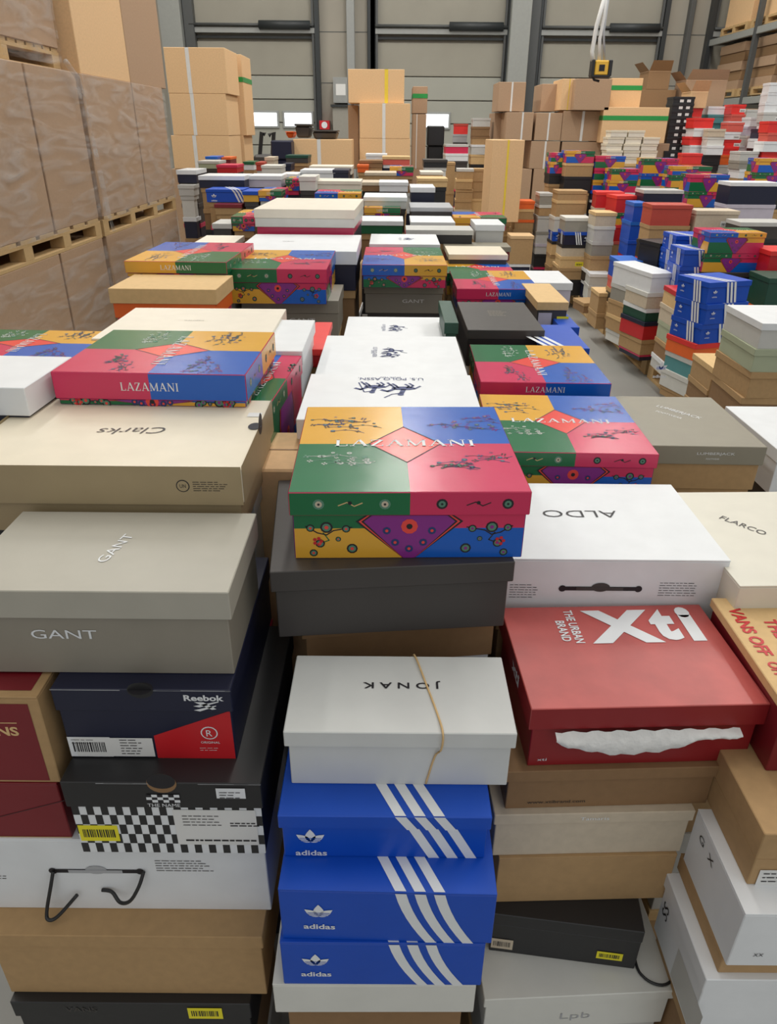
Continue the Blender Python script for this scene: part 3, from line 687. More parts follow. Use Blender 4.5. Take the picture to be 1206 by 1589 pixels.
def trefoil(mb, f, x, y, s, m='white'):
    def leaf(a, L, w):
        pts = []
        for k in range(13):
            tt = k/12; r = L*tt; ww = w*math.sin(math.pi*min(tt**.8, 1))
            pts.append((r, ww))
        pts += [(p[0], -p[1]) for p in pts[-2:0:-1]]
        c, s_ = math.cos(R(a)), math.sin(R(a)); mb.poly(f, [(x+p*c-q*s_, y-.3*s+p*s_+q*c) for p, q in pts], m, .0008)
    leaf(90, s*1.18, s*.33); leaf(38, s*1.12, s*.27); leaf(142, s*1.12, s*.27)
    for k in range(3): mb.rect(f, x-s*.7, y-s*(.22+.0)+k*s*.14-.0004, x+s*.7, y-s*.22+k*s*.14+.0006, 'adi', .0011)
def stripes_top(mb, F, x0, D, dx, n=3, w=.0145, gap=.0105, yb=None):
    f = F['top']; b = D/2-.001
    for k in range(n):
        xx = x0 + k*(w+gap); mb.poly(f, [(xx, -b), (xx+w, -b), (xx+w-dx, b), (xx-dx, b)], 'white', .0006)
def stripes_face(f, mb, x0, h0, h1, dx, w=.0145, gap=.0105, n=3, curve=.0):
    for k in range(n):
        xx = x0 + k*(w+gap); N = 6
        for j in range(N):
            t0, t1 = j/N, (j+1)/N; z0, z1 = h1+(h0-h1)*t0, h1+(h0-h1)*t1
            o0, o1 = dx*t0+curve*t0*(t0-1), dx*t1+curve*t1*(t1-1)
            mb.poly(f, [(xx+o1, z1), (xx+w+o1, z1), (xx+w+o0, z0), (xx+o0, z0)], 'white', .0006)
def adidas(label, g, lidh, x0, tx, over=.003, topdx=.10, grp='blue striped boxes in the centre column'):
    W, D, H = g['W'], g['D'], g['H']; lh = lidh if lidh > 0 else .003
    def body(mb, F):
        f = F['front']; h = (H-lh)/2
        if lidh > 0: stripes_face(f, mb, x0+.016, -h, h, .030)
        else: stripes_face(f, mb, x0, -h, h, .042, curve=.022)
        trefoil(mb, f, tx, .006, .021); mb.text(f, 'adidas', tx, -.0215, .042, .0105, 'white', bold=.02)
    def lid(mb, F):
        stripes_top(mb, F, x0, D, topdx)
        if lidh > 0: stripes_face(F['front'], mb, x0, -lh/2, lh/2, .016)
    return shoe_box(label, g, 'adi', 'adi', lidh=lidh, over=over if lidh > 0 else .0, group=grp, decals=[('body','print',body), ('lid','print',lid)])
gS1 = G((430, 1268), (764, 1267), .20, 1334, z=gJ)
adidas('blue shoe box with three white stripes and a separate lid, topmost of the centre three', gS1, .024, .013, -.098, .004)
gS2 = G((431, 1380), (772, 1388), .20, 1460, z=gS1, yaw=-1)
adidas('blue shoe box with three white stripes, middle of the centre three', gS2, 0, .010, -.09, 0)
gS3 = G((434, 1461), (754, 1466), .20, 1528, z=gS2)
adidas('blue shoe box with three white stripes, lowest of the centre three', gS3, 0, .008, -.092, 0)
gS4 = under(gS3, .07, -.012, .0, .5, W=gS3['W']+.01, D=.2)
shoe_box('off-white shoe box beneath the blue striped boxes', gS4, 'offwhite', 'offwhite', lidh=0, over=0)
gS5 = under(gS4, .11, .0, .02, 0, W=.27, D=.2)
shoe_box('brown kraft shoe box at the bottom centre edge', gS5, 'kraft', 'darkkraft', lidh=.03, over=.004)
fill_to('the blue striped column', gS5, 0, FG)
# ================================================================== RIGHT OF CENTRE COLUMN
gX = G((825, 1101), (1197, 1092), 941, 1190, W=.345, yaw=2.5)
def xti_lid(mb, F):
    f = F['top']; mb.text(f, 'Xti', .045, .075, .165, .085, 'white', 180, bold=.045) if False else None
    # upside-down from the camera? reads upright, large
    mb.text(f, 'X', .016, .064, .118, .088, 'white', 0, bold=.05); mb.text(f, 't', .088, .067, .042, .084, 'white', 0, bold=.06); mb.text(f, 'i', .132, .068, .024, .092, 'white', 0, bold=.07)
    for k, s in enumerate(('THE URBAN', 'BRAND')): mb.text(f, s, -.062-.020*k, .066-(.012*k), .088-.034*k, .015, 'white', -90, bold=.02)
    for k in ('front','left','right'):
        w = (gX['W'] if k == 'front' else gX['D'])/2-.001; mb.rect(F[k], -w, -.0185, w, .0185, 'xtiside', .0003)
def xti_body(mb, F): mb.text(F['front'], 'xti', -.145, -.026, .014, .005, 'white')
COL['xti_sheen'] = (184,84,80)  # lid red made paler: the sheen on its top is mixed into the colour
shoe_box('red shoe box with large white lettering on a lid with painted sheen, right of centre', gX, mat('xti_sheen', .36, .13, .05, 14), 'xtiside', lidh=.040, over=.007, decals=[
    ('lid','print',xti_lid), ('body','print',xti_body), ('lid','print',lambda mb, F: mb.text(F['left'], 'xti', .02, 0, .05, .022, 'white', bold=.03))])
# tissue paper from the gap
tp = MB(); n = 30; vs = []; fs = []
for i in range(n+1):
    uu = i/n; xx = -.135+.27*uu; droop = .010 + .027*math.sin(math.pi*min(uu*1.25, 1))**.8*(1 if uu < .8 else .6) + math.sin(uu*23)*.001
    for j in range(6):
        vv = j/5; yy = -gX['D']/2 - .004 - .012*math.sin(vv*2.2) - .002*math.sin(uu*50+j); vs.append((xx, yy, gX['H']-.040-droop*vv-.001))
fs = [(i*6+j, i*6+j+1, (i+1)*6+j+1, (i+1)*6+j) for i in range(n) for j in range(5)]
tp.faces(vs, fs, mat('paper', .6, .06, .3, 60)); tt = tp.build('tissue_paper', smooth=True); tt.location = (gX['x'], gX['y'], gX['z']-gX['H']); tt.rotation_euler = (0,0,R(gX['yaw']))
tag(tt, 'white tissue paper sticking out under the lid of the red lettered box', 'paper')
gk1 = G((786, 1198), (1124, 1190), .24, 1256, z=gX, yaw=2.5)
shoe_box('dark kraft shoe box with small printing, under the red lettered box', gk1, 'darkkraft', 'darkkraft', lidh=.022, over=.006, decals=[T('body','front','www.xtibrand.com', -.08, -.018, .09, .006, 'ink')])
gk2 = G((768, 1266), (1080, 1258), .22, 1328, z=gk1, yaw=2)
shoe_box('light grey lidded shoe box with a white word on its lid, right of centre column', gk2, 'beige', 'beige', lidh=.022, over=.004, decals=[T('lid','front','Tamaris', .0, 0, .045, .007, 'white')])
gk3 = G((775, 1332), (1052, 1326), .22, 1397, z=gk2, yaw=2)
shoe_box('plain kraft shoe box beneath the light grey lidded one', gk3, 'kraft', 'kraft', lidh=0, over=0)
gk4 = G((765, 1425), (1000, 1440), .20, 1490, z=gk3, yaw=-7)
shoe_box('black shoe box turned askew with a yellow sticker', gk4, 'black', 'black', lidh=.028, over=.001, decals=[
    ('body','yellow_sticker',lambda mb, F: barcode(mb, F['front'], .055, -.018, .042, .019, 'sticker', 7)), ('body','white_sticker',lambda mb, F: barcode(mb, F['front'], -.118, -.026, .036, .026, 'beige', 8))])
gk5 = G((752, 1552), (1050, 1538), .27, .10, z=gk4, yaw=3)
shoe_box('off-white shoe box with thin grey letters at the bottom, right of centre', gk5, 'offwhite', 'offwhite', lidh=.022, over=.005, decals=[T('body','front','Lpb', .0, -.008, .05, .022, 'silver', bold=-.01)])
fill_to('the red lettered column', gk5, 0, FG)
cd = MB(); q = lambda px, py, d: at_y(px, py, d)
cd.tube([at_z(px, py, .5198) for px, py in ((985,1486),(992,1508),(1010,1524),(1032,1528),(1050,1513),(1057,1490),(1067,1474),(1056,1450),(1044,1425))], .0024, 'black')
tag(cd.build('cord_loop', smooth=True), 'thin black cord looping down right of the askew black box', 'cord')
# ================================================================== RIGHT EDGE COLUMN
gVn = GC((1236, 1092), .93, .33, .40, .10, 0)
gVn = G((1222, 1100), (1560, 1100), 930, .125, z=gX['z']+.03)
def vlid(mb, F):
    f = F['top']; 
    for j in range(6):
        mb.text(f, 'THE VANS' if j % 2 else 'VANS OFF', -.125+.044*j, .04-(j%2)*.03, .12, .022, 'red', -90, bold=.03); mb.text(f, 'OFF THE WALL', -.125+.044*j, -.10+(j%2)*.01, .13, .018, 'red', -90, bold=.03)
shoe_box('maroon shoe box with a kraft lid printed in red, at the right edge', gVn, 'tan', 'maroon', lidh=.016, over=.005, decals=[('lid','print',vlid)])
gDk = G((1188, 1296), (1500, 1296), .30, 1375, z=gVn)
def recess(mb, F): mb.rect(F['top'], -gDk['W']/2+.02, -gDk['D']/2+.06, gDk['W']/2-.02, gDk['D']/2-.02, 'darkkraft', .0005)
shoe_box('kraft shoe box with a white product label at the right edge', gDk, 'kraft', 'kraft', lidh=.05, over=.001, decals=[
    ('body','product_label',lambda mb, F: (mb.rect(F['front'], -gDk['W']/2+.012, -.03, -.05, .005, 'paper', .0012), lines(mb, F['front'], -gDk['W']/2+.018, -.003, .05, 3, .008, 'ink', 3, .002, .0018)))])
gWb = G((1158, 1420), (1480, 1420), 1257, 1500, z=gDk)
shoe_box('big white shoe box with small grey lettering at the lower right edge', gWb, 'white', 'white', lidh=0, over=0, decals=[
    T('body','left','G  X', -gWb['D']*.2, .03, .05, .014, 'ink'), T('body','front','XX', -.10, -.03, .014, .007, 'ink')])
gWk = under(gWb, .035, .0, .01)
shoe_box('kraft shoe box squeezed under the big white one, right edge', gWk, 'kraft', 'kraft', lidh=0, over=0)
gWw = under(gWk, .14, -.02, -.01)
shoe_box('white shoe box with dark letters on the bottom right corner', gWw, 'white', 'white', lidh=.03, over=.003, decals=[T('body','left','SS', -.06, .02, .03, .02, 'ink', 90), ('body','print',lambda mb, F: mb.rect(F['left'], .0, -.05, .10, .02, 'lightgrey'))])
fill_to('the right edge column', gWw, 0, FG)
# a column seen in the gap between
gq = GC((1066, 1500), .98, .10, .26, .13, 8)
# ================================================================== SECOND ROW RIGHT
gAl = G((772, 868), (1134, 869), 751, 950, W=.392)
gAl['H'] = .125
shoe_box('large white shoe box with upside-down black lettering and a cord handle slot', gAl, 'white', 'white', lidh=0, over=0, decals=[
    T('lid','top','ALDO', -.02, .015, .14, .026, 'ink', 180, bold=-.01), ('body','print',lambda mb, F: handle_slot(mb, F, -.015, .006, .13, 'charcoal')),
    ('body','print',lambda mb, F: (lines(mb, F['front'], .085, .018, .085, 6, .005, 'ink', 31, .001), lines(mb, F['front'], -.17, .012, .05, 6, .005, 'ink', 32, .001)))])
fill_to('the large white box with the slot', gAl, 0, FG)
gL2 = G((766, 700), (1024, 706), 614, .105, W=.345, yaw=-1.5)
laz_box('patchwork print shoe box just behind the white box with upside-down lettering', gL2, 0, .032, 2)
fill_to('the patchwork box at right', gL2, 0, FG)
gLu = G((986, 688), (1195, 697), 616, .11, z=gL2['z']-.03, yaw=-1)
shoe_box('olive grey lidded shoe box with kraft body and white lettering, at the right', gLu, 'taupe', 'kraft', lidh=.045, over=.006, decals=[
    T('lid','front','LUMBERJACK', .035, .004, .085, .008, 'white'), T('lid','front','FOOTWEAR', .03, -.008, .03, .004, 'white'), T('lid','top','LUMBERJACK', .02, .05, .12, .020, 'white', -48), T('lid','top','FOOTWEAR', -.01, .03, .07, .010, 'white', -48)])
fill_to('the olive grey lidded box', gLu, 0, FG)
COL['flarco'] = (220,216,202)
gFl = G((1148, 908), (1440, 908), 757, .11, z=gAl['z']-.012, yaw=2)
clampD(gFl, .34)
shoe_box('pale cream shoe box beside the large white one at the right edge', gFl, 'flarco', 'flarco', lidh=0, over=0, decals=[T('lid','top','FLARCO', -.055, .03, .085, .016, 'charcoal', -50)])
fill_to('the pale cream box at right', gFl, 0, FG)
g = G((1210, 700), (1400, 700), 632, .12, d=1.62); simple_box('plain white shoe box cut by the right edge above the cream one', g, 'white', 'white'); fill_to('the plain white box at the right edge', g)
# ================================================================== CENTRE, GOING BACK
def polo(mb, F, rot, s=1.0, x=0, y=0):
    f0 = F['top']; c, sn = math.cos(R(rot)), math.sin(R(rot)); u = f0[1]*c + f0[2]*sn; v = f0[2]*c - f0[1]*sn
    f = (f0[0] + f0[1]*x + f0[2]*y, u, v); m = 'inkb' if rot else 'ink'
    for ox, oy, sc in ((-.018, 0, 1.0), (.022, -.006, .9)):
        k = s*sc
        mb.disc(f, ox*s, oy*s, .017*k, m, .0006, 12, .008*k)
        for dx_, dz_ in ((-.014,-.022),(-.008,-.018),(.010,-.020),(.017,-.024)): mb.stroke(f, [(ox*s+dx_*.7*k, oy*s-.003), (ox*s+dx_*k, oy*s+dz_*.55*k), (ox*s+(dx_+.005)*k, oy*s+dz_*k)], .0035*k, m)
        mb.stroke(f, [(ox*s+.012*k, oy*s+.003*k), (ox*s+.022*k, oy*s+.014*k), (ox*s+.030*k, oy*s+.008*k)], .0055*k, m)
        mb.stroke(f, [(ox*s-.015*k, oy*s+.003*k), (ox*s-.024*k, oy*s-.010*k)], .003*k, m)
        mb.stroke(f, [(ox*s+.0, oy*s+.006*k), (ox*s+.003*k, oy*s+.022*k)], .007*k, m); mb.disc(f, ox*s+.004*k, oy*s+.027*k, .0045*k, m, .0007, 8)
        mb.stroke(f, [(ox*s+.002*k, oy*s+.020*k), (ox*s+.016*k, oy*s+.026*k), (ox*s+.026*k, oy*s+(.040 if sc == 1.0 else -.02)*k)], .0022*k, m)
    mb.text(f, 'U.S. POLO ASSN.', 0, -.042*s, .095*s, .011*s, m); mb.text(f, 'SINCE 1890', 0, -.050*s, .03*s, .004*s, m)
gP1 = G((459, 652), (752, 652), 581, .12, d=1.275)
shoe_box('white shoe box with black horse riders, just behind the nearest patchwork box', gP1, 'white', 'white', lidh=.04, over=.003, decals=[('lid','print',lambda mb, F: polo(mb, F, 180, 1.5, .0, .045))])
fill_to('the nearest white horse-rider box', gP1, 0, FG)
gP2 = G((488, 592), (726, 592), 515, .13, d=1.62)
gP2['z'] += .012; clampD(gP2, .37)
shoe_box('white shoe box with sideways blue horse riders, second one back in the centre', gP2, 'white', 'white', lidh=.04, over=.003, decals=[('lid','print',lambda mb, F: polo(mb, F, -90, 1.0, .0, .02))])
fill_to('the second white horse-rider box', gP2, 0, FG)
gP3 = G((532, 528), (698, 528), 486, .13, d=2.12); clampD(gP3, 0.3)
shoe_box('white shoe box with small blue horse riders, third one back in the centre', gP3, 'white', 'white', lidh=.04, over=.003, decals=[('lid','print',lambda mb, F: polo(mb, F, -90, .9, .0, .0))])
fill_to('the third white horse-rider box', gP3, 0, FG)
# left group going back
gQ8 = G((81, 575), (379, 584), 513, 615, W=.345, yaw=-1.5)
gQ8['H'] = gQ8['z'] - gCl['z'] - .0005
laz_box('patchwork print shoe box with big white lettering behind the wide cream-topped box', gQ8, -90, .05, 2)
fill_to('the patchwork box behind the cream-topped one', gQ8, 0, FG)
gQ7 = G((140, 517), (415, 520), 471, .11, d=1.66); gQ7['z'] -= .012
shoe_box('plain cream lidded shoe box behind the left patchwork box', gQ7, 'ivory', 'ivory', lidh=.04, over=.004, decals=[T('lid','top','caprice', -.01, .02, .05, .012, 'grey', 180)])
fill_to('the plain cream lidded box', gQ7, 0, FG)
g = G((-140, 556), (138, 552), 512, .10, d=1.52, yaw=-2); laz_box('patchwork print shoe box cut by the left edge behind a white lid', g, -90, .03, 2); fill_to('the patchwork box at the left edge', g)
gW = G((-190, 600), (40, 600), 551, .16, d=1.17, yaw=-2)
shoe_box('white-lidded navy shoe box at the left edge behind the cream-topped box', gW, 'white', 'navy', lidh=.05, over=.006); fill_to('the white-lidded box at the left edge', gW)
gQ6 = G((168, 447), (334, 450), 426, 495, d=2.2, yaw=-1)
shoe_box('tan lidded orange shoe box left of the second patchwork row', gQ6, 'tan', 'orange', lidh=.048, over=.006); fill_to('the tan lidded orange box', gQ6)
gQ5 = G((197, 403), (347, 409), 373, .075, W=.335, yaw=-1.5); clampD(gQ5, 0.45)
laz_box('patchwork print shoe box farthest left, above the tan lidded box', gQ5, 90, .045, 2); fill_to('the farthest left patchwork box', gQ5)
gQ2 = G((351, 417), (507, 418), 388, 472, W=.335)
laz_box('patchwork print shoe box left of centre resting on a grey box', gQ2, 0, .045, 2)
gQ2b = under(gQ2, .13, .03, .0, 0, W=.34, D=.30)
shoe_box('dark grey shoe box with white lettering under the patchwork box left of centre', gQ2b, 'gantside', 'gantside', lidh=.045, over=.004, decals=[T('body','front','GANT', .04, .018, .09, .014, 'paper')])
fill_to('the grey box left of centre', gQ2b)
gQ1 = G((562, 412), (693, 410), 377, 447, W=.335); clampD(gQ1, 0.48)
laz_box('patchwork print shoe box in the centre row resting on a grey box', gQ1, 180, .042, 2)
gQ1b = under(gQ1, .12, .0, .0, 0, W=.325, D=.30)
shoe_box('dark grey shoe box with faint lettering under the centre row patchwork box', gQ1b, 'taupe', 'gantside', lidh=.04, over=.004, decals=[T('body','front','GANT', .04, .01, .09, .014, 'paper')]); fill_to('the grey box in the centre row', gQ1b)
gQ3 = G((362, 391), (553, 388), 353, .15, d=2.96); clampD(gQ3, 0.5)
gQ3['x'] += 0
shoe_box('wide white lidded navy shoe box behind the patchwork box left of centre', gQ3, 'white', 'navy', lidh=.05, over=.006, decals=[T('lid','top','Gabor', -.06, .02, .05, .015, 'ink')]); fill_to('the wide white lidded navy box', gQ3)
gQ4 = G((394, 323), (546, 327), 298, 353, d=3.5, yaw=-2); clampD(gQ4, 0.6)
shoe_box('long plain off-white shoe box standing high left of centre', gQ4, 'ivory', 'offwhite', lidh=.06, over=.002); fill_to('the long off-white box', gQ4)
# between A and centre
g = G((425, 520), (473, 527), 514, .11, d=1.72); g['D'] = .3; simple_box('small white shoe box right of the plain cream lidded one', g, 'white', 'white'); fill_to('the small white box', g)
g = G((473, 541), (503, 543), .3, .05, d=1.85); simple_box('bright red shoe box deep in the gap left of the white horse-rider boxes', g, 'hotred', 'red'); fill_to('the red box in the gap', g)
g = dict(x=-.255, y=1.43, z=1.30, W=.09, D=.34, H=.33, yaw=-4); laz_box('patchwork print shoe box stood on its side in the gap at left of centre', g, 90, .04, 1); fill_to('the patchwork box stood on its side', g)
g = G((405, 742), (440, 742), 690, .12, d=1.12); g['W'] = .10; g['D'] = .2; g['yaw'] = -20
carton('kraft carton with open flap in the gap beside the wide cream-topped box', g['x']+.01, g['y']+.05, 0, .11, .18, g['z'], 'cartonb', flaps=False)
# right of centre going back
gR1 = G((746, 592), (950, 596), 536, .105, W=.345, yaw=-1); laz_box('patchwork print shoe box, second one back on the right', gR1, -90, .038, 2); fill_to('the second patchwork box on the right', gR1)
gR2 = G((726, 512), (846, 513), 469, .12, W=.25); shoe_box('dark brown shoe box with small gold lettering behind the right patchwork boxes', gR2, 'charcoal', 'black', lidh=.03, over=.001, decals=[('lid','print',lambda mb, F: lines(mb, F['top'], -.03, .06, .07, 5, .018, 'taupe', 3, .006))]); fill_to('the dark brown box', gR2)
g = G((690, 502), (712, 500), .3, .12, d=2.05); simple_box('dark green shoe box in the gap left of the dark brown one', g, 'darkgreen', 'darkgreen'); fill_to('the dark green box', g)
gR3 = G((710, 449), (838, 448), 420, .085, W=.34, yaw=0); laz_box('patchwork print shoe box, third one back on the right', gR3, -90, .045, 2); fill_to('the third patchwork box on the right', gR3)
g = G((694, 424), (800, 424), 405, .1, d=3.45); laz_box('patchwork print shoe box half hidden behind the third one on the right', g, 0, .04, 1); fill_to('the half hidden patchwork box', g)
g = G((834, 468), (884, 470), 440, .11, d=2.75); shoe_box('kraft lidded charcoal shoe box with yellow sticker behind the dark brown one', g, 'tan', 'charcoal', lidh=.03, decals=[('body','yellow_sticker',lambda mb, F: barcode(mb, F['front'], .02, -.028, .045, .045, 'sticker', 2)), ('body','white_sticker',lambda mb, F: mb.rect(F['front'], -.05, -.03, .0, .03, 'lilac', .001))]); fill_to('the kraft lidded charcoal box', g)
g = G((800, 438), (890, 440), 420, .1, d=3.35); simple_box('white lidded lilac shoe box beyond the kraft lidded charcoal one', g, 'white', 'lilac'); fill_to('the white lidded lilac box', g)
g = G((846, 541), (915, 540), 504, .11, d=2.2); adidas('blue shoe box with white stripes lying beside the dark brown one', g, .02, -.06, .3, grp='blue striped boxes'); fill_to('the blue box beside the dark brown one', g)
g = G((870, 508), (900, 508), 485, .11, d=2.62); simple_box('blue shoe box tucked behind the striped blue one', g, 'adi', 'adi'); fill_to('the tucked blue box', g)
# ================================================================== MIDDLE GROUND, written as (xL, xR, yFront, yBack, yBottom, depth, lid, body, label, rot)
MG = [
 (697,788,395,382,405,3.7,'cream','charcoal','cream topped charcoal shoe box right of the centre row',0),
 (690,793,383,376,392,4.0,'taupe','maroon','taupe and maroon shoe box behind the cream topped one',0),
 (573,683,379,351,383,3.45,'white','white','white shoe box with a tiny rider print behind the centre row',0),
 (547,626,343,335,352,4.4,'white','green','white lidded green shoe box beyond the centre row',0),
 (300,363,377,365,385,3.4,'ivory','ivory','low ivory shoe box behind the farthest left patchwork box',0),
 (328,360,347,340,366,3.9,'lightgrey','charcoal','pale lidded charcoal shoe box at the left, back rows',0),
 (358,395,336,322,358,3.9,'laz','','small patchwork print box left of the long off-white one',0),
 (565,622,322,313,333,4.9,'laz','','patchwork print box under the white one, centre back',90),
 (564,632,306,287,313,5.0,'white','lightgrey','white shoe box standing over a patchwork one, centre back',0),
 (637,676,291,279,315,5.4,'white','navy','white lidded navy shoe box standing in the centre back',0),
 (637,703,322,314,332,4.9,'silver','charcoal','silver lidded charcoal shoe box, centre back',0),
 (638,706,345,332,350,4.5,'white','white','white shoe box in front of the silver lidded one',0),
 (630,735,357,350,375,4.1,'lightgrey','black','long black shoe box behind the centre row at right',0),
 (738,784,349,340,377,4.2,'white','lightgrey','small white shoe box with a red mark standing at the right of the black one',0),
 (705,787,338,328,350,4.7,'laz','','patchwork print box behind the small white one',90),
 (489,560,281,272,288,6.2,'ivory','ivory','long ivory shoe box over a patchwork one, back centre',0),
 (488,560,300,288,307,5.6,'laz','','patchwork print box behind the long off-white one',180),
 (463,490,274,266,296,6.0,'offwhite','offwhite','stubby off-white shoe box left of the ivory one, back centre',0),
 (466,520,264,258,270,6.8,'white','white','white shoe box with navy end, back centre',0),
 (516,541,264,260,271,6.8,'navy','navy','small navy shoe box beside a white one, back centre',0),
 (480,546,258,252,263,7.4,'ivory','ivory','long ivory shoe box farther behind, back centre',0),
 (382,437,273,268,291,6.2,'white','lilac','white shoe box between navy ones, back left',0),
 (436,462,270,265,276,6.6,'white','white','narrow white lid in the back row left of centre',0),
 (443,464,278,273,296,6.2,'laz','','narrow patchwork print box in the back row left of centre',0),
 (375,402,297,292,312,5.6,'adi','yellow','blue lidded yellow shoe box, back left',0),
 (400,438,296,290,303,5.6,'laz','','patchwork print box behind the long off-white one, back left',90),
 (306,380,273,265,292,6.0,'white','navy','long white lidded navy shoe box, back left',0),
 (318,378,294,290,314,5.7,'adi','adi','blue striped shoe box under the white lidded navy one, back left',0),
 (332,375,317,314,333,5.6,'maroon','kraft','maroon lidded kraft shoe box, back left',0),
 (272,305,264,257,284,6.3,'white','navy','white lidded navy shoe box at the far left of the back row',0),
 (275,301,287,285,304,6.2,'lightgrey','lightgrey','light grey shoe box against the wrapped pallets, back left',0),
 (335,368,256,251,265,7.6,'pinkred','red','bright pink shoe box lying on the back left row',0),
 (306,340,250,246,257,8.2,'lightgrey','sage','flat pale green shoe box, back left',0),
 (318,337,243,240,249,8.6,'brightblue','white','small bright blue shoe box, back left',0),
 (343,358,244,241,254,8.8,'orange','maroon','small orange lidded maroon shoe box, back left',0),
 (377,394,251,248,264,8.8,'green','white','small green lidded white shoe box, back left',0),
 (396,410,252,249,265,8.4,'brick','brick','small brick coloured shoe box, back left',0),
 (410,425,244,242,262,8.6,'beige','beige','small beige shoe box, back left',0),
 (405,436,257,254,266,7.9,'offwhite','offwhite','flat off-white shoe box, back left',0),
 (438,452,254,252,264,8.3,'navy','navy','small navy shoe box near the dark bins',0),
 (443,478,241,238,253,8.8,'darkgreen','charcoal','dark green lidded charcoal shoe box near the dark bins',0),
 (568,600,239,236,249,9.0,'white','white','small white shoe box on the pile before the centre cartons',0),
 (594,636,243,238,256,8.6,'tan','salmon','tan lidded salmon shoe box before the centre cartons',0),
 (557,594,249,245,253,8.4,'darkkraft','darkkraft','flat dark kraft shoe box before the centre cartons',0),
 (554,572,256,252,262,8.2,'orange','orange','small orange shoe box before the centre cartons',0),
 (605,642,259,256,273,7.6,'laz','','small patchwork print box before the centre cartons',90),
 (566,615,268,262,274,7.2,'beige','kraft','beige lidded kraft shoe box, back centre',0),
 (556,590,283,275,288,6.6,'beige','darkkraft','tilted beige shoe box between white ones, back centre',0),
 (588,634,283,278,290,6.4,'white','white','flat white shoe box between kraft ones, back centre',0),
 (653,688,267,262,276,7.6,'ivory','tan','ivory shoe box left of the kraft stacks',0),
 (648,695,277,271,285,7.0,'tan','tan','tan shoe box left of the kraft stacks',0),
 (658,694,248,243,260,8.6,'charcoal','black','dark charcoal shoe box left of the kraft stacks',0),
]
for (xa, xb, yF_, yB_, yb, d, lid, body, lab, rot) in MG:
    g = G((xa, yF_), (xb, yF_), yB_, yb, d=d); clampD(g, .36); g['H'] = max(g['H'], .07)
    if g['D'] < .17: g['y'] += (.17-g['D'])/2; g['D'] = .17
    if lid == 'laz': laz_box(lab, g, rot, .035, 1, 'patchwork print shoe boxes')
    elif 'tiny rider' in lab: shoe_box(lab, g, lid, body, lidh=.04, decals=[('lid','print',lambda mb, F: polo(mb, F, -90, .9, .02, 0))])
    elif 'blue striped' in lab: adidas(lab, g, .02, .05, -.08, grp='blue striped boxes')
    else: simple_box(lab, g, lid, body)
    fill_to('the ' + lab.split(',')[0][:60].replace(' shoe box', ' one'), g, 0, 'supporting boxes', .16)
# ================================================================== BACK CARTONS
def bc(label, xa, xb, ya, yb, d, depth=.55, m='cartonb', tape=None, tc_='paper', strap=None, flaps=False, yaw=0):
    a = at_y(xa, ya, d); b = at_y(xb, ya, d); c = at_y((xa+xb)/2, yb, d)
    if any(w in label for w in ('base', 'carrying', 'floor-standing')): c.z = 0.0
    H = a.z-c.z
    return carton(label, (a.x+b.x)/2, d+depth/2, c.z, b.x-a.x, depth, H, m, tape, tc_, yaw, None, flaps, strap=strap), (a.x+b.x)/2, c.z
bc('light brown carton, top of the left back stack with a glossy tape line', 253, 348, 73, 145, 10.6, .8, tape=-.12)
bc('light brown carton, middle of the left back stack', 262, 350, 145, 210, 10.6, .8, tape=-.1)
bc('light brown carton, lower part of the left back stack', 265, 355, 210, 262, 10.6, .8, tape=-.1)
bc('brown carton column carrying the left back stack', 266, 356, 262, 400, 10.6, .8, 'carton')
bc('tall brown carton behind the left back stack, with a green strap', 340, 374, 84, 210, 11.5, .7, strap=.20)
bc('brown carton low behind the left back stack', 345, 378, 210, 262, 11.5, .7)
bc('brown carton base behind the left back stack', 345, 380, 262, 380, 11.5, .7, 'carton')
bc('large brown carton with yellow tape on top of the centre back stack', 540, 628, 107, 160, 12.0, .8, tape=.18, tc_='tapey')
bc('large brown carton with white tape in the centre back stack', 558, 637, 160, 215, 11.9, .8, tape=-.02)
bc('brown carton beneath the white-taped one in the centre back stack', 558, 637, 215, 262, 11.9, .8, tape=-.02)
bc('brown carton base of the centre back stack', 560, 636, 262, 372, 11.9, .8, 'carton')
bc('brown carton behind the left side of the centre back stack', 540, 556, 163, 262, 12.5, .7, 'carton')
bc('brown carton with green strap at the right of the centre back stack', 641, 664, 134, 176, 12.8, .8, 'carton', strap=.15)
bc('dark brown carton at the right of the centre back stack', 641, 662, 177, 262, 12.8, .8, 'carton', tape=-.2)
bc('dark brown carton base at the right of the centre back stack', 641, 662, 262, 350, 12.8, .8, 'carton')
bc('long low brown carton left of the centre back stack, with dark gear on it', 455, 545, 216, 264, 11.2, .8, tape=-.06)
bc('brown carton base under the long low carton', 457, 545, 264, 385, 11.2, .8, 'carton')
RC = [(775,817,127,173,12.4,None,-.0),(842,868,130,173,12.6,None,None),(878,930,122,171,12.2,'y',.1),(896,951,122,171,12.0,None,None),(951,999,121,171,12.4,'s',.0),
 (768,787,175,218,12.8,None,None),(787,829,174,218,12.2,None,.1),(833,874,175,218,12.2,None,.0),(875,938,172,219,12.2,None,.0),(938,1040,166,222,12.0,'s',None),
 (825,870,219,262,12.2,None,0),(873,935,220,262,12.2,None,None),(765,815,217,345,9.0,'y',-.0),(1000,1040,180,240,12.9,None,None)]
names = ['leftmost top carton of the right back wall of cartons','second top carton of the right back wall','third top carton of the right back wall, with yellow tape','fourth top carton of the right back wall, under the hoist','fifth top carton of the right back wall, with a green strap',
 'narrow carton at the left of its middle row','taped carton in the middle row, left part','taped carton in the middle row beside the dark gap','wide carton at the centre of the middle row','large carton with a green strap at the right of the middle row','carton in the lowest visible row, left','carton in the lowest visible row, right','tall standing carton with yellow tape in front of the carton wall','brown carton behind the cream boxes']
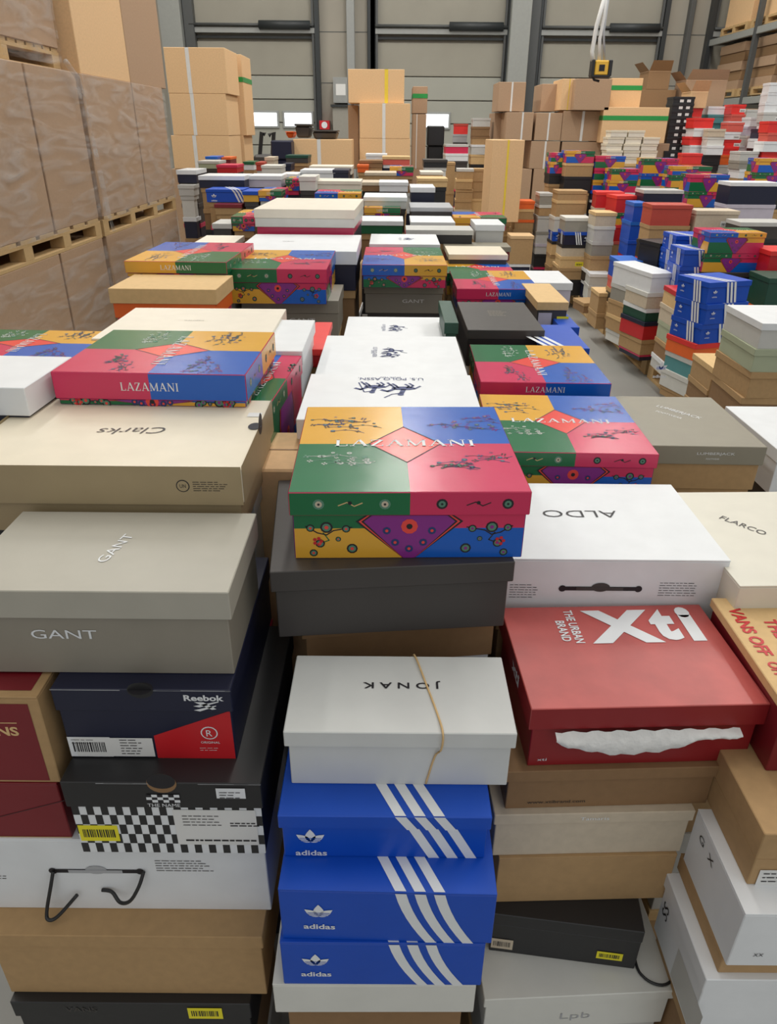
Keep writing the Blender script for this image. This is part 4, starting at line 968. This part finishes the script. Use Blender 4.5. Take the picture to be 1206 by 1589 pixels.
for (xa, xb, ya, yb, d, kd, tp_), nm in zip(RC, names):
    if nm.startswith(('third', 'fourth')):
        xa, xb = (874, 893) if nm.startswith('third') else (895, 951)
    bc('brown ' + nm if not nm.startswith('brown') else nm, xa, xb, ya, yb, d, .7, 'cartonb' if kd else 'carton', tp_ if kd != 's' else None, 'tapey' if kd == 'y' else 'paper', strap=(.2 if kd == 's' else None))
for k, (xa, xb) in enumerate([(770,826),(829,871),(875,936),(940,1040)]):
    bc(['leftmost','second','third','rightmost'][k] + ' floor-standing carton block under the right back wall of cartons', xa, xb, 262 if k < 3 else 222, 350, 12.2, .7, 'carton')
bc('dark brown open carton high at the right back', 1008, 1042, 110, 139, 13.6, .5, 'cartondark', flaps=True)
bc('dark brown shelf carton beneath the open one', 996, 1050, 139, 240, 13.6, .6, 'cartondark')
bc('small brown open carton at the right back', 1073, 1100, 142, 168, 12.6, .4, 'cartonb', flaps=True)
bc('brown carton leaning behind the small open one', 1066, 1130, 124, 168, 13.4, .5, 'carton', flaps=True)
bc('broad brown carton base at the right back', 1066, 1200, 168, 330, 13.6, .6, 'carton')
# dark gear on low carton & bins
def gear(label, cat, name, xa, xb, ya, yb, d, m, depth=.4, extra=None):
    a = at_y(xa, ya, d); b = at_y(xb, ya, d); c = at_y((xa+xb)/2, yb, d); W, H = b.x-a.x, a.z-c.z
    t = thing(name, label, cat, ((a.x+b.x)/2, d+depth/2, c.z)); b_ = MB(); b_.box((0,0,H*.42), (W*.96, depth, H*.84), m, .02, .02); b_.build('body', t)
    r_ = MB(); r_.box((0,0,H*.92), (W, depth+.04, H*.16), m, .015); r_.build('rim', t)
    return t
gear('grey plastic tub on the long low carton', 'tub', 'plastic_tub', 457, 482, 192, 214, 11.3, 'charcoal')
gear('flat black tray on the long low carton', 'tray', 'plastic_tray', 484, 524, 202, 216, 11.3, 'charcoal')
gear('dark navy bin standing left of the long low carton', 'bin', 'storage_bin', 420, 452, 218, 390, 10.9, 'navy')
gear('small orange bin beside the grey tub', 'bin', 'storage_bin', 443, 456, 204, 214, 11.6, 'orange')
gear('black crate below the far dock window, right of the carton stack', 'crate', 'plastic_crate', 664, 690, 195, 380, 13.5, 'black')
# forklift by door 1
d = 14.0; a = at_y(398, 205, d); b = at_y(425, 205, d); t = thing('pallet_truck', 'dark pallet truck with a bent handle by the first dock door', 'pallet truck', ((a.x+b.x)/2, d, 0)); zz = a.z; w = b.x-a.x
m = MB(); m.box((0,0,zz*.4), (w*1.3, .5, zz*.8), 'charcoal', .04); m.build('body', t)
m = MB(); m.tube([(-w*.4,0,zz*.78), (-w*.2,0,zz+.0), (w*.0,0,zz*.98)], .035, 'black'); m.tube([(w*.2,0,zz*.97), (w*.5,0,zz), (w*.35,0,zz*.8)], .035, 'black'); m.build('handle', t)
for s_ in (-1, 1):
    m = MB(); m.box((s_*w*.35, -.6, .08), (.16, 1.1, .06), 'charcoal', .01); m.build('fork', t)
    m = MB(); m.tube([(s_*w*.4-.05, .1, .1), (s_*w*.4+.05, .1, .1)], .1, 'black', 14); m.build('wheel', t)
# hoist pendant
d = 9.0; P = lambda px, py: at_y(px, py, d)
c = P(932, 106); t = thing('hoist_control', 'yellow and black hoist control hanging on pale cables', 'hoist', c)
m = MB(); m.box((0,0,0), (.15,.12,.14), mat((226,178,60), .4), .012); m.build('casing', t)
m = MB(); m.box((-.09,0,0), (.03,.13,.15), 'black', .01); m.box((.09,0,0), (.04,.13,.15), 'black', .01); m.box((0,0,-.075), (.2,.13,.02), 'black', .005); m.rect((Vector((0,-.061,0)), X, Z), -.03, -.03, .03, .03, 'ink', .001); m.build('bumper', t)
m = MB(); rel = lambda px, py, oy=0: P(px, py) - c + Vector((0, oy, 0))
m.tube([rel(944,-30), rel(938,25), rel(931,60), rel(930,96)], .018, mat('paper', .4)); m.tube([rel(946,-30), rel(926,40), rel(919,80), rel(921,98)], .022, mat('paper', .4)); m.tube([rel(948,-30), rel(937,50), rel(938,96)], .012, mat('silver', .4)); m.build('cable', t, True)
m = MB(); m.tube([rel(919,96), rel(918,116), rel(922,124), rel(930,126)], .012, 'black'); m.build('hook', t, True)
# high rack at right with wrapped load
t = thing('pallet_rack', 'grey steel pallet rack at the upper right edge', 'rack', (7.2, 16.7, 0))
for yy in (-2.4, 0.0, 2.4):
    for xx in (-.16, 1.5):
        m = MB(); m.box((xx, yy, 3), (.1, .1, 6), mat('steel', .5), .005); m.build('upright', t)
for xx in (-.16, 1.5):
    for zz in (2.32, 3.50):
        m = MB(); m.box((xx, 0, zz), (.06, 4.8, .12), mat('column', .5), .005); m.build('beam', t)
for zz in (2.32, 3.50):
    for yy in (-2.1, -.9, .9, 2.1): m = MB(); m.box((.67, yy, zz+.03), (1.6, .06, .06), mat('steel', .5), .005); m.build('cross_bar', t)
for k in range(3):
    y0 = 14.45 + k*1.5; wn = ["nearest","middle","farthest"][k]
    pallet(f'wooden pallet on the high rack, {wn} one', 7.14, 8.6, y0, y0+1.35, 2.56, 'rack pallets')
    for q in range(5):
        carton(f'flat brown bundle on the {wn} rack pallet, layer {["one","two","three","four","five"][q]} from below', 7.87 + .03*(q % 2), y0+.67, 2.56+q*.17, 1.35, 1.25, .165, 'cartondark' if q % 2 else 'carton', group='flat bundles on the high rack')
    pallet(f'wooden pallet on the upper rack level, {wn} one', 7.14, 8.6, y0, y0+1.35, 3.74, 'rack pallets')
    carton(f'brown carton on the upper rack level, {wn} one', 7.87, y0+.67, 3.74, 1.35, 1.25, 1.3, 'cartonb')
# ================================================================== RIGHT BLOCK OF STACKS  (near left top corner px, camera depth, W, D, yaw, layers)
K, A_, Wt = ('kraft','kraft',.12), ('adi','adi',.115), ('white','white',.12)
RB = [
 # boundary stacks along the aisle, near to far
 ((1184,502),3.3,.42,.40,0,[('white','lightgrey',.12),('sage','sage',.11),('kraft','kraft',.13,'paper'),('kraft','darkkraft',.13),('lightgrey','white',.12),K,Wt],'the near right stack with the white and sage boxes'),
 ((1107,571),3.95,.26,.30,0,[('tan','kraft',.13),('kraft','darkkraft',.12),('kraft','taupe',.12),('lightgrey','teal',.12)],'the short kraft stack in front of the blue tower'),
 ((1102,439),4.4,.32,.30,18,[('adi','adi',.13),('adi','adi',.125),('adi','adi',.125),('hotred','orange',.11),('lightgrey','teal',.12),('offwhite','offwhite',.12),('teal','teal',.12)],'the blue striped tower at the right'),
 ((1055,456),4.95,.2,.32,0,[('red','tan',.12),('beige','beige',.12),('sage','sage',.13),('kraft','darkkraft',.12),('white','lightgrey',.1),('black','black',.16)],'the red-topped aisle stack left of the blue tower'),
 ((1013,425),5.4,.2,.34,14,[('white','white',.14),('offwhite','beige',.12),('white','darkgreen',.1),('navy','red',.14),('kraft','kraft',.12),('lightgrey','white',.12),('white','white',.13)],'the aisle stack second left of the blue tower'),
 ((986,416),5.75,.2,.34,14,[('white','white',.17),('lightgrey','grey',.13),('kraft','kraft',.12),('tan','kraft',.13),('kraft','kraft',.12),('white','white',.12),('blue','lightgrey',.11)],'the white-topped aisle stack'),
 ((962,405),6.15,.2,.32,0,[('brightblue','adi',.16),('salmon','salmon',.1),('kraft','black',.12),K,('kraft','darkkraft',.12),('kraft','taupe',.14),('adi','adi',.13)],'the aisle stack with a bright blue box on top'),
 ((930,455),6.5,.22,.3,0,[('tan','kraft',.18),('kraft','kraft',.14),('kraft','darkkraft',.13),('brightblue','lightgrey',.12)],'the low tan aisle stack'),
 ((908,455),7.1,.2,.3,10,[('kraftlight','kraft',.22),('kraft','kraft',.14),K],'the low open kraft aisle stack'),
 ((916,425),7.4,.2,.3,-5,[('white','lightgrey',.12),('lightgrey','offwhite',.15),('grey','grey',.12),K,K],'the pale grey aisle stack'),
 ((866,412),7.9,.2,.3,0,[('tan','kraft',.13),('kraft','kraft',.13,'sticker'),K],'the low kraft stack beside the wooden pallet'),
 # second line
 ((1063,388),5.2,.25,.3,0,[A_,A_,A_,('red','red',.12)],'the blue striped tower behind the nearest one'),
 ((1050,366),5.6,.25,.3,0,[A_,A_,A_],'the half hidden blue stack behind'),
 ((1103,361),5.1,.40,.32,0,[('laz',180,.14),('laz',0,.13),('charcoal','black',.12),('laz',0,.13)],'the patchwork stack right of the blue towers'),
 ((1013,318),6.3,.36,.28,0,[('brick','brick',.17),('kraft','kraft',.14),('black','black',.15),('hotred','red',.12),K],'the brick red topped stack'),
 ((1025,378),5.9,.2,.30,16,[('black','black',.22),('teal','lightgrey',.12),('white','white',.12)],'the black box stack before the brick red one'),
 ((1082,327),6.3,.38,.26,0,[('beige','beige',.18,'paper'),('charcoal','black',.13),K],'the beige stack with a barcode label'),
 ((1150,345),6.0,.42,.3,0,[('lightgrey','charcoal',.13),('black','black',.12),('hotred','red',.13),('lightgrey','white',.1)],'the dark stack at the right edge'),
 ((1197,390),5.0,.3,.3,0,[('hotred','red',.15),('darkgreen','darkgreen',.16),('orange','kraft',.12)],'the bright red stack cut by the right edge'),
 ((1195,432),4.7,.3,.3,0,[('darkgreen','darkgreen',.2),('orange','kraft',.12)],'the dark green stack cut by the right edge'),
 ((1118,432),5.3,.35,.3,5,[('silver','lightgrey',.1),('black','black',.16),('charcoal','charcoal',.14)],'the silver and black stack behind the near right stack'),
 ((1073,271),7.4,.40,.3,0,[('laz',-90,.16,None),('laz',0,.15),('black','black',.14)],'the tall patchwork stack at the right'),
 ((1000,295),7.2,.40,.3,0,[('lightgrey','navy',.12),('adi','adi',.14),('adi','adi',.14),('adi','adi',.13)],'the navy and blue stack beyond the brick red one'),
 ((1135,283),6.7,.46,.3,0,[('white','navy',.19),('lilac','lilac',.16),('brick','darkkraft',.08)],'the white lidded navy stack at the right edge'),
 ((1000,246),8.6,.42,.3,0,[('laz',0,.16),('laz',180,.14),('lightgrey','navy',.13)],'the far patchwork stack beside the cream boxes'),
 ((1045,258),8.2,.45,.3,0,[('laz',90,.09),('laz',0,.13),('laz',0,.13)],'the long patchwork stack at the right back'),
 ((1180,246),8.0,.4,.3,0,[('laz',90,.14),('laz',0,.14)],'the patchwork stack cut by the right edge'),
 ((925,242),8.6,.36,.3,0,[('laz',-90,.13),('laz',-90,.13),('laz',90,.12),('adi','navy',.1)],'the patchwork stack at the middle right back'),
 ((950,262),8.3,.32,.3,0,[('laz',0,.12),('laz',90,.13),('white','offwhite',.1)],'the second patchwork stack at the middle right back'),
 ((880,234),8.6,.34,.3,0,[('laz',90,.13),('tan','kraft',.15),('black','black',.18)],'the mixed stack with a black box, right back'),
 ((856,237),8.8,.16,.3,0,[('laz',-90,.1),('laz',90,.13),('black','black',.12),('kraft','kraft',.13),('lightgrey','lightgrey',.15),('darkkraft','kraft',.13),('lightgrey','offwhite',.2),('black','black',.2)],'the slim stack left of the black box stack'),
 ((866,296),8.0,.33,.3,0,[('kraft','kraft',.1),('tan','kraft',.17),('offwhite','lightgrey',.16),('adi','adi',.1),('black','tan',.15),('kraft','tan',.13),('kraft','kraft',.12)],'the kraft and blue stack at the middle right'),
 ((878,338),7.6,.28,.3,0,[('offwhite','grey',.14),('adi','navy',.13),('black','beige',.12),('tan','tan',.12,'sticker'),K],'the off-white topped stack at the middle right'),
 ((926,298),7.8,.30,.3,-6,[('hotred','red',.16),('beige','beige',.11),('grey','lightgrey',.2),('kraft','kraft',.14),('kraft','kraft',.14),('brightblue','adi',.15)],'the bright red topped stack, middle right'),
 ((958,304),7.4,.24,.3,6,[('hotred','red',.16),('laz',0,.12),('hotred','red',.16),('salmon','kraft',.14),('navy','navy',.12)],'the second bright red topped stack'),
 ((985,315),6.9,.14,.3,0,[('brightblue','adi',.17),('brightblue','adi',.17),('adi','adi',.15),('red','maroon',.12)],'the narrow bright blue stack'),
 ((925,330),7.3,.22,.3,0,[('tan','beige',.13),('offwhite','lightgrey',.15),('lightgrey','grey',.14),('kraft','kraft',.15),('white','black',.13)],'the pale stack under the red boxes'),
 ((838,300),8.6,.16,.3,0,[('lightgrey','grey',.13),('offwhite','kraft',.12),('lightgrey','lightgrey',.18),('grey','lightgrey',.14),('lilac','lightgrey',.12),('black','black',.15)],'the pale stack near the wooden pallet'),
 # kraft stacks centre-right, far
 ((732,262),9.4,.24,.3,2,[K,K,K,('tan','tan',.16),K,K],'the kraft stack beside the tall carton'),
 ((709,262),9.2,.22,.3,-3,[('lightgrey','kraft',.12),('tan','kraft',.12),K,K,('beige','kraft',.12),K],'the second kraft stack from the tall carton'),
 ((692,252),9.6,.13,.3,0,[('kraft','kraft',.36),('kraft','kraft',.24),K],'the narrow upright kraft stack'),
 ((672,292),8.6,.14,.3,8,[('tan','beige',.12),('kraft','kraft',.12),K],'the small leaning kraft stack'),
 ((734,183),11.2,.28,.3,0,[('lightgrey','lightgrey',.12),('darkkraft','darkkraft',.13),('darkkraft','kraft',.12),('white','lightgrey',.14),('tan','tan',.14)],'the pile with brown boxes below the second dock door'),
 ((692,224),10.6,.34,.3,3,[('lightgrey','pinkred',.12),('white','white',.1),('charcoal','charcoal',.14)],'the low pile with a pink box below the second dock door'),
 ((704,192),11.7,.24,.3,-4,[('brick','hotred',.15),('silver','silver',.12),('charcoal','black',.13),('lightgrey','lightgrey',.12)],'the brick and silver pile below the second dock door'),
 ((800,312),8.7,.24,.3,0,[('orange','orange',.09),('tan','kraft',.12),('orange','kraft',.11),('kraft','kraft',.13),('tan','kraft',.1)],'the orange and kraft stack'),
 ((793,366),8.0,.26,.3,0,[('kraftlight','kraft',.30)],'the kraft box standing below the orange boxes'),
 ((785,300),9.2,.2,.3,12,[('salmon','kraft',.11),('tan','kraft',.12),('kraft','kraft',.14),K],'the messy kraft stack with torn paper'),
]
AD_TOP = 'the blue striped tower at the right'
for bi, (pxy, zc, W, D, yaw, layers, where) in enumerate(RB):
    g = GC(pxy, zc, W, D, .1, yaw)
    out = column(where, g, layers, 'boxes in ' + where, fill=True, floor=.1445 if 1.6 < g['x'] < 3.3 and 4.25 < g['y'] < 9.85 else 0)
# stripes & logos for right blue tower: as white bands of their own boxes
def band(g, n=3):
    pass
# pallets under the right-hand blocks
p0 = at_z(905, 503, 0); p1 = at_z(990, 606, 0)
for k, (yy, w_) in enumerate([(4.55, 1.4), (5.95, 1.4), (7.4, 1.4)]):
    pass
# cream boxes pile
cnt = 0
g0 = GC((944, 202), 9.9, .235, .28, .082, 0)
for r_ in range(5):
    for i_ in range(3):
        g = dict(g0); g['z'] -= r_*.0825; g['x'] += i_*.243 + (.04 if r_ == 0 else .015*(r_ % 2)); g['y'] += .01*((r_+i_) % 3)
        if r_ == 0 and i_ == 2: continue
        simple_box(f'cream shoe box in the cream pile, {ORD[r_]} row, {["left","middle","right"][i_]}', g, 'cream', 'ivory', 'cream shoe boxes piled before the cartons')
g = dict(g0); g['x'] += .25; g['W'] = .72; g['z'] -= 5*.0825; fill_to('the cream pile', dict(g, H=0), 0, 'supporting boxes', .5)
# dark stack with white labels
for cidx, (x0, x1) in enumerate([(1046, 1030), (1057, 1043)]):
    for k in range(12):
        yy = 150 + k*8.4; xx = x0 + (x1-x0)*k/11
        g = GC((xx, yy), 10.8+.0*cidx, .22, .3, .09, 0)
        if k: g['z'] = ztop0 - k*.09
        else: ztop0 = g['z']
        t = simple_box(f'white-labelled black shoe box, {ORD[k]} in the {["left","right"][cidx]} column of the leaning black stack', g, 'black', 'black', 'black labelled boxes')
        s = MB(); s.rect((Vector((0.02,-.151,.035)), X, Z), -.028, -.018, .028, .018, 'paper', .002); s.build('white_label', t)
    fill_to('the leaning black stack, %s column' % ['left','right'][cidx], g, 0, 'supporting boxes', .5)
# bright mixed piles at far right: columns of boxes
rd = random.Random(3)
piles = [
 (1068,168,11.0,.24,['hotred','salmon','navy','charcoal','beige','lightgrey'],'the far pile beside the leaning black stack'),
 (1078,183,10.4,.30,['hotred','white','hotred','white','brightblue','navy','hotred','orange'],'the red and white striped far pile'),
 (1060,238,9.6,.26,['hotred','orange','salmon','white'],'the low bright red far pile'),
 (1100,165,11.2,.28,['white','teal','teal','sage','teal','lightgrey'],'the teal far pile'),
 (1100,200,10.2,.24,['beige','offwhite','white','black','black','charcoal'],'the beige and black far pile'),
 (1137,162,11.0,.22,['hotred','salmon','white','salmon','orange','hotred'],'the salmon far pile'),
 (1130,190,10.4,.24,['salmon','white','hotred','hotred','orange','lightgrey','grey'],'the orange-red far pile'),
 (1160,170,11.6,.24,['lightgrey','lilac','beige','lightgrey','grey','lightgrey'],'the pale grey far pile'),
 (1166,182,10.6,.22,['white','lilac','offwhite','white','lightgrey','white'],'the white and lilac far pile'),
 (1178,200,9.9,.20,['navy','white','black','white','black','black'],'the black and white far pile'),
 (1196,128,10.0,.28,['white','white','white','lightgrey','white','salmon','hotred','white'],'the tall white far pile at the right edge'),
 (1194,188,9.2,.26,['hotred','salmon','white','hotred','salmon','orange'],'the pink far pile at the right edge'),
 (1150,235,9.4,.26,['lightgrey','grey','white'],'the grey far pile low at the right'),
]
for (px_, py_, zc, w_, cs, nm) in piles:
    lay = [(c_, c_, rd.choice((.10,.11,.12,.13)), ('paper' if rd.random() < .35 else None)) for c_ in cs]
    column(nm, GC((px_, py_), zc, w_, .28, .1, rd.uniform(-8, 8)), lay, 'boxes in ' + nm, jit=.03)
g = GC((1022, 143), 12.6, .30, .3, .22, 0); simple_box('royal navy shoe box on the carton wall at the right back', g, 'navy', 'navy'); 
# pallets at the aisle
for k, nm in enumerate(('nearest to the camera', 'second from the camera', 'third from the camera', 'farthest from the camera')):
    pallet(f'wooden pallet at the right edge of the aisle, {nm}', 2.08, 3.2, 4.42+k*1.32, 5.68+k*1.32, .144, 'aisle pallets')
# ================================================================== shoe boxes beyond the 300 that show largest become one object
bpy.context.view_layer.update()
def finish_counts(limit=296):
    from mathutils.bvhtree import BVHTree
    sc = bpy.context.scene; hits = {}; vs = []; fs = []; own = []
    for ob in sc.objects:
        if ob.type != 'MESH': continue
        top = ob
        while top.parent: top = top.parent
        if top.name.startswith(('stretch_film', 'film_strand')): continue
        M = ob.matrix_world; b = len(vs); vs += [M @ v.co for v in ob.data.vertices]
        for p in ob.data.polygons: fs.append(tuple(b+k for k in p.vertices)); own.append(top.name)
    tree = BVHTree.FromPolygons(vs, fs)
    for j in range(0, 1589, 4):
        for i in range(0, 1206, 4):
            loc, nrm, idx, dist = tree.ray_cast(EYE, ray(i+2, j+2).normalized())
            if idx is not None: hits[own[idx]] = hits.get(own[idx], 0) + 1
    boxes = [o for o in sc.objects if o.parent is None and o.name.startswith('shoe_box')]
    boxes.sort(key=lambda o: (-hits.get(o.name, 0), o.name))
    keep = [o for o in boxes if hits.get(o.name, 0) > 0][:limit]; ks = set(o.name for o in keep)
    rest = [o for o in boxes if o.name not in ks]
    vis = sum(1 for o in boxes if hits.get(o.name, 0) > 0)
    mb = MB()
    for o in rest:
        fam = list(o.children_recursive)
        for c in fam:
            if c.type != 'MESH': continue
            M = c.matrix_world; b = len(mb.v); mb.v += [tuple(M @ v.co) for v in c.data.vertices]
            for p in c.data.polygons:
                mb.f.append(tuple(b+k for k in p.vertices)); mb.mi.append(mb.mi_(c.data.materials[p.material_index]))
        for c in fam: bpy.data.objects.remove(c)
        bpy.data.objects.remove(o)
    st = tag(mb.build('stacked_shoe_boxes'), 'the many further shoe boxes packed low and far in the stacks', 'shoe boxes', kind='stuff')
    print('boxes', len(boxes), 'visible', vis, 'kept', len(keep), 'merged', len(rest), 'smallest kept', hits.get(keep[-1].name))
    zero = [o.name + ': ' + o.get('label', '') for o in sc.objects if o.parent is None and o.get('label') and hits.get(o.name, 0) == 0 and not o.get('kind')]
    print('UNSEEN', len(zero)); 
    return hits
HITS = finish_counts()
for o in bpy.context.scene.objects:
    if o.get('label') and len(o['label'].split()) > 16: print('LONG', o['label'])
from collections import Counter
for k, v in Counter(o['label'] for o in bpy.context.scene.objects if o.get('label')).items():
    if v > 1: print('DUP', v, k)
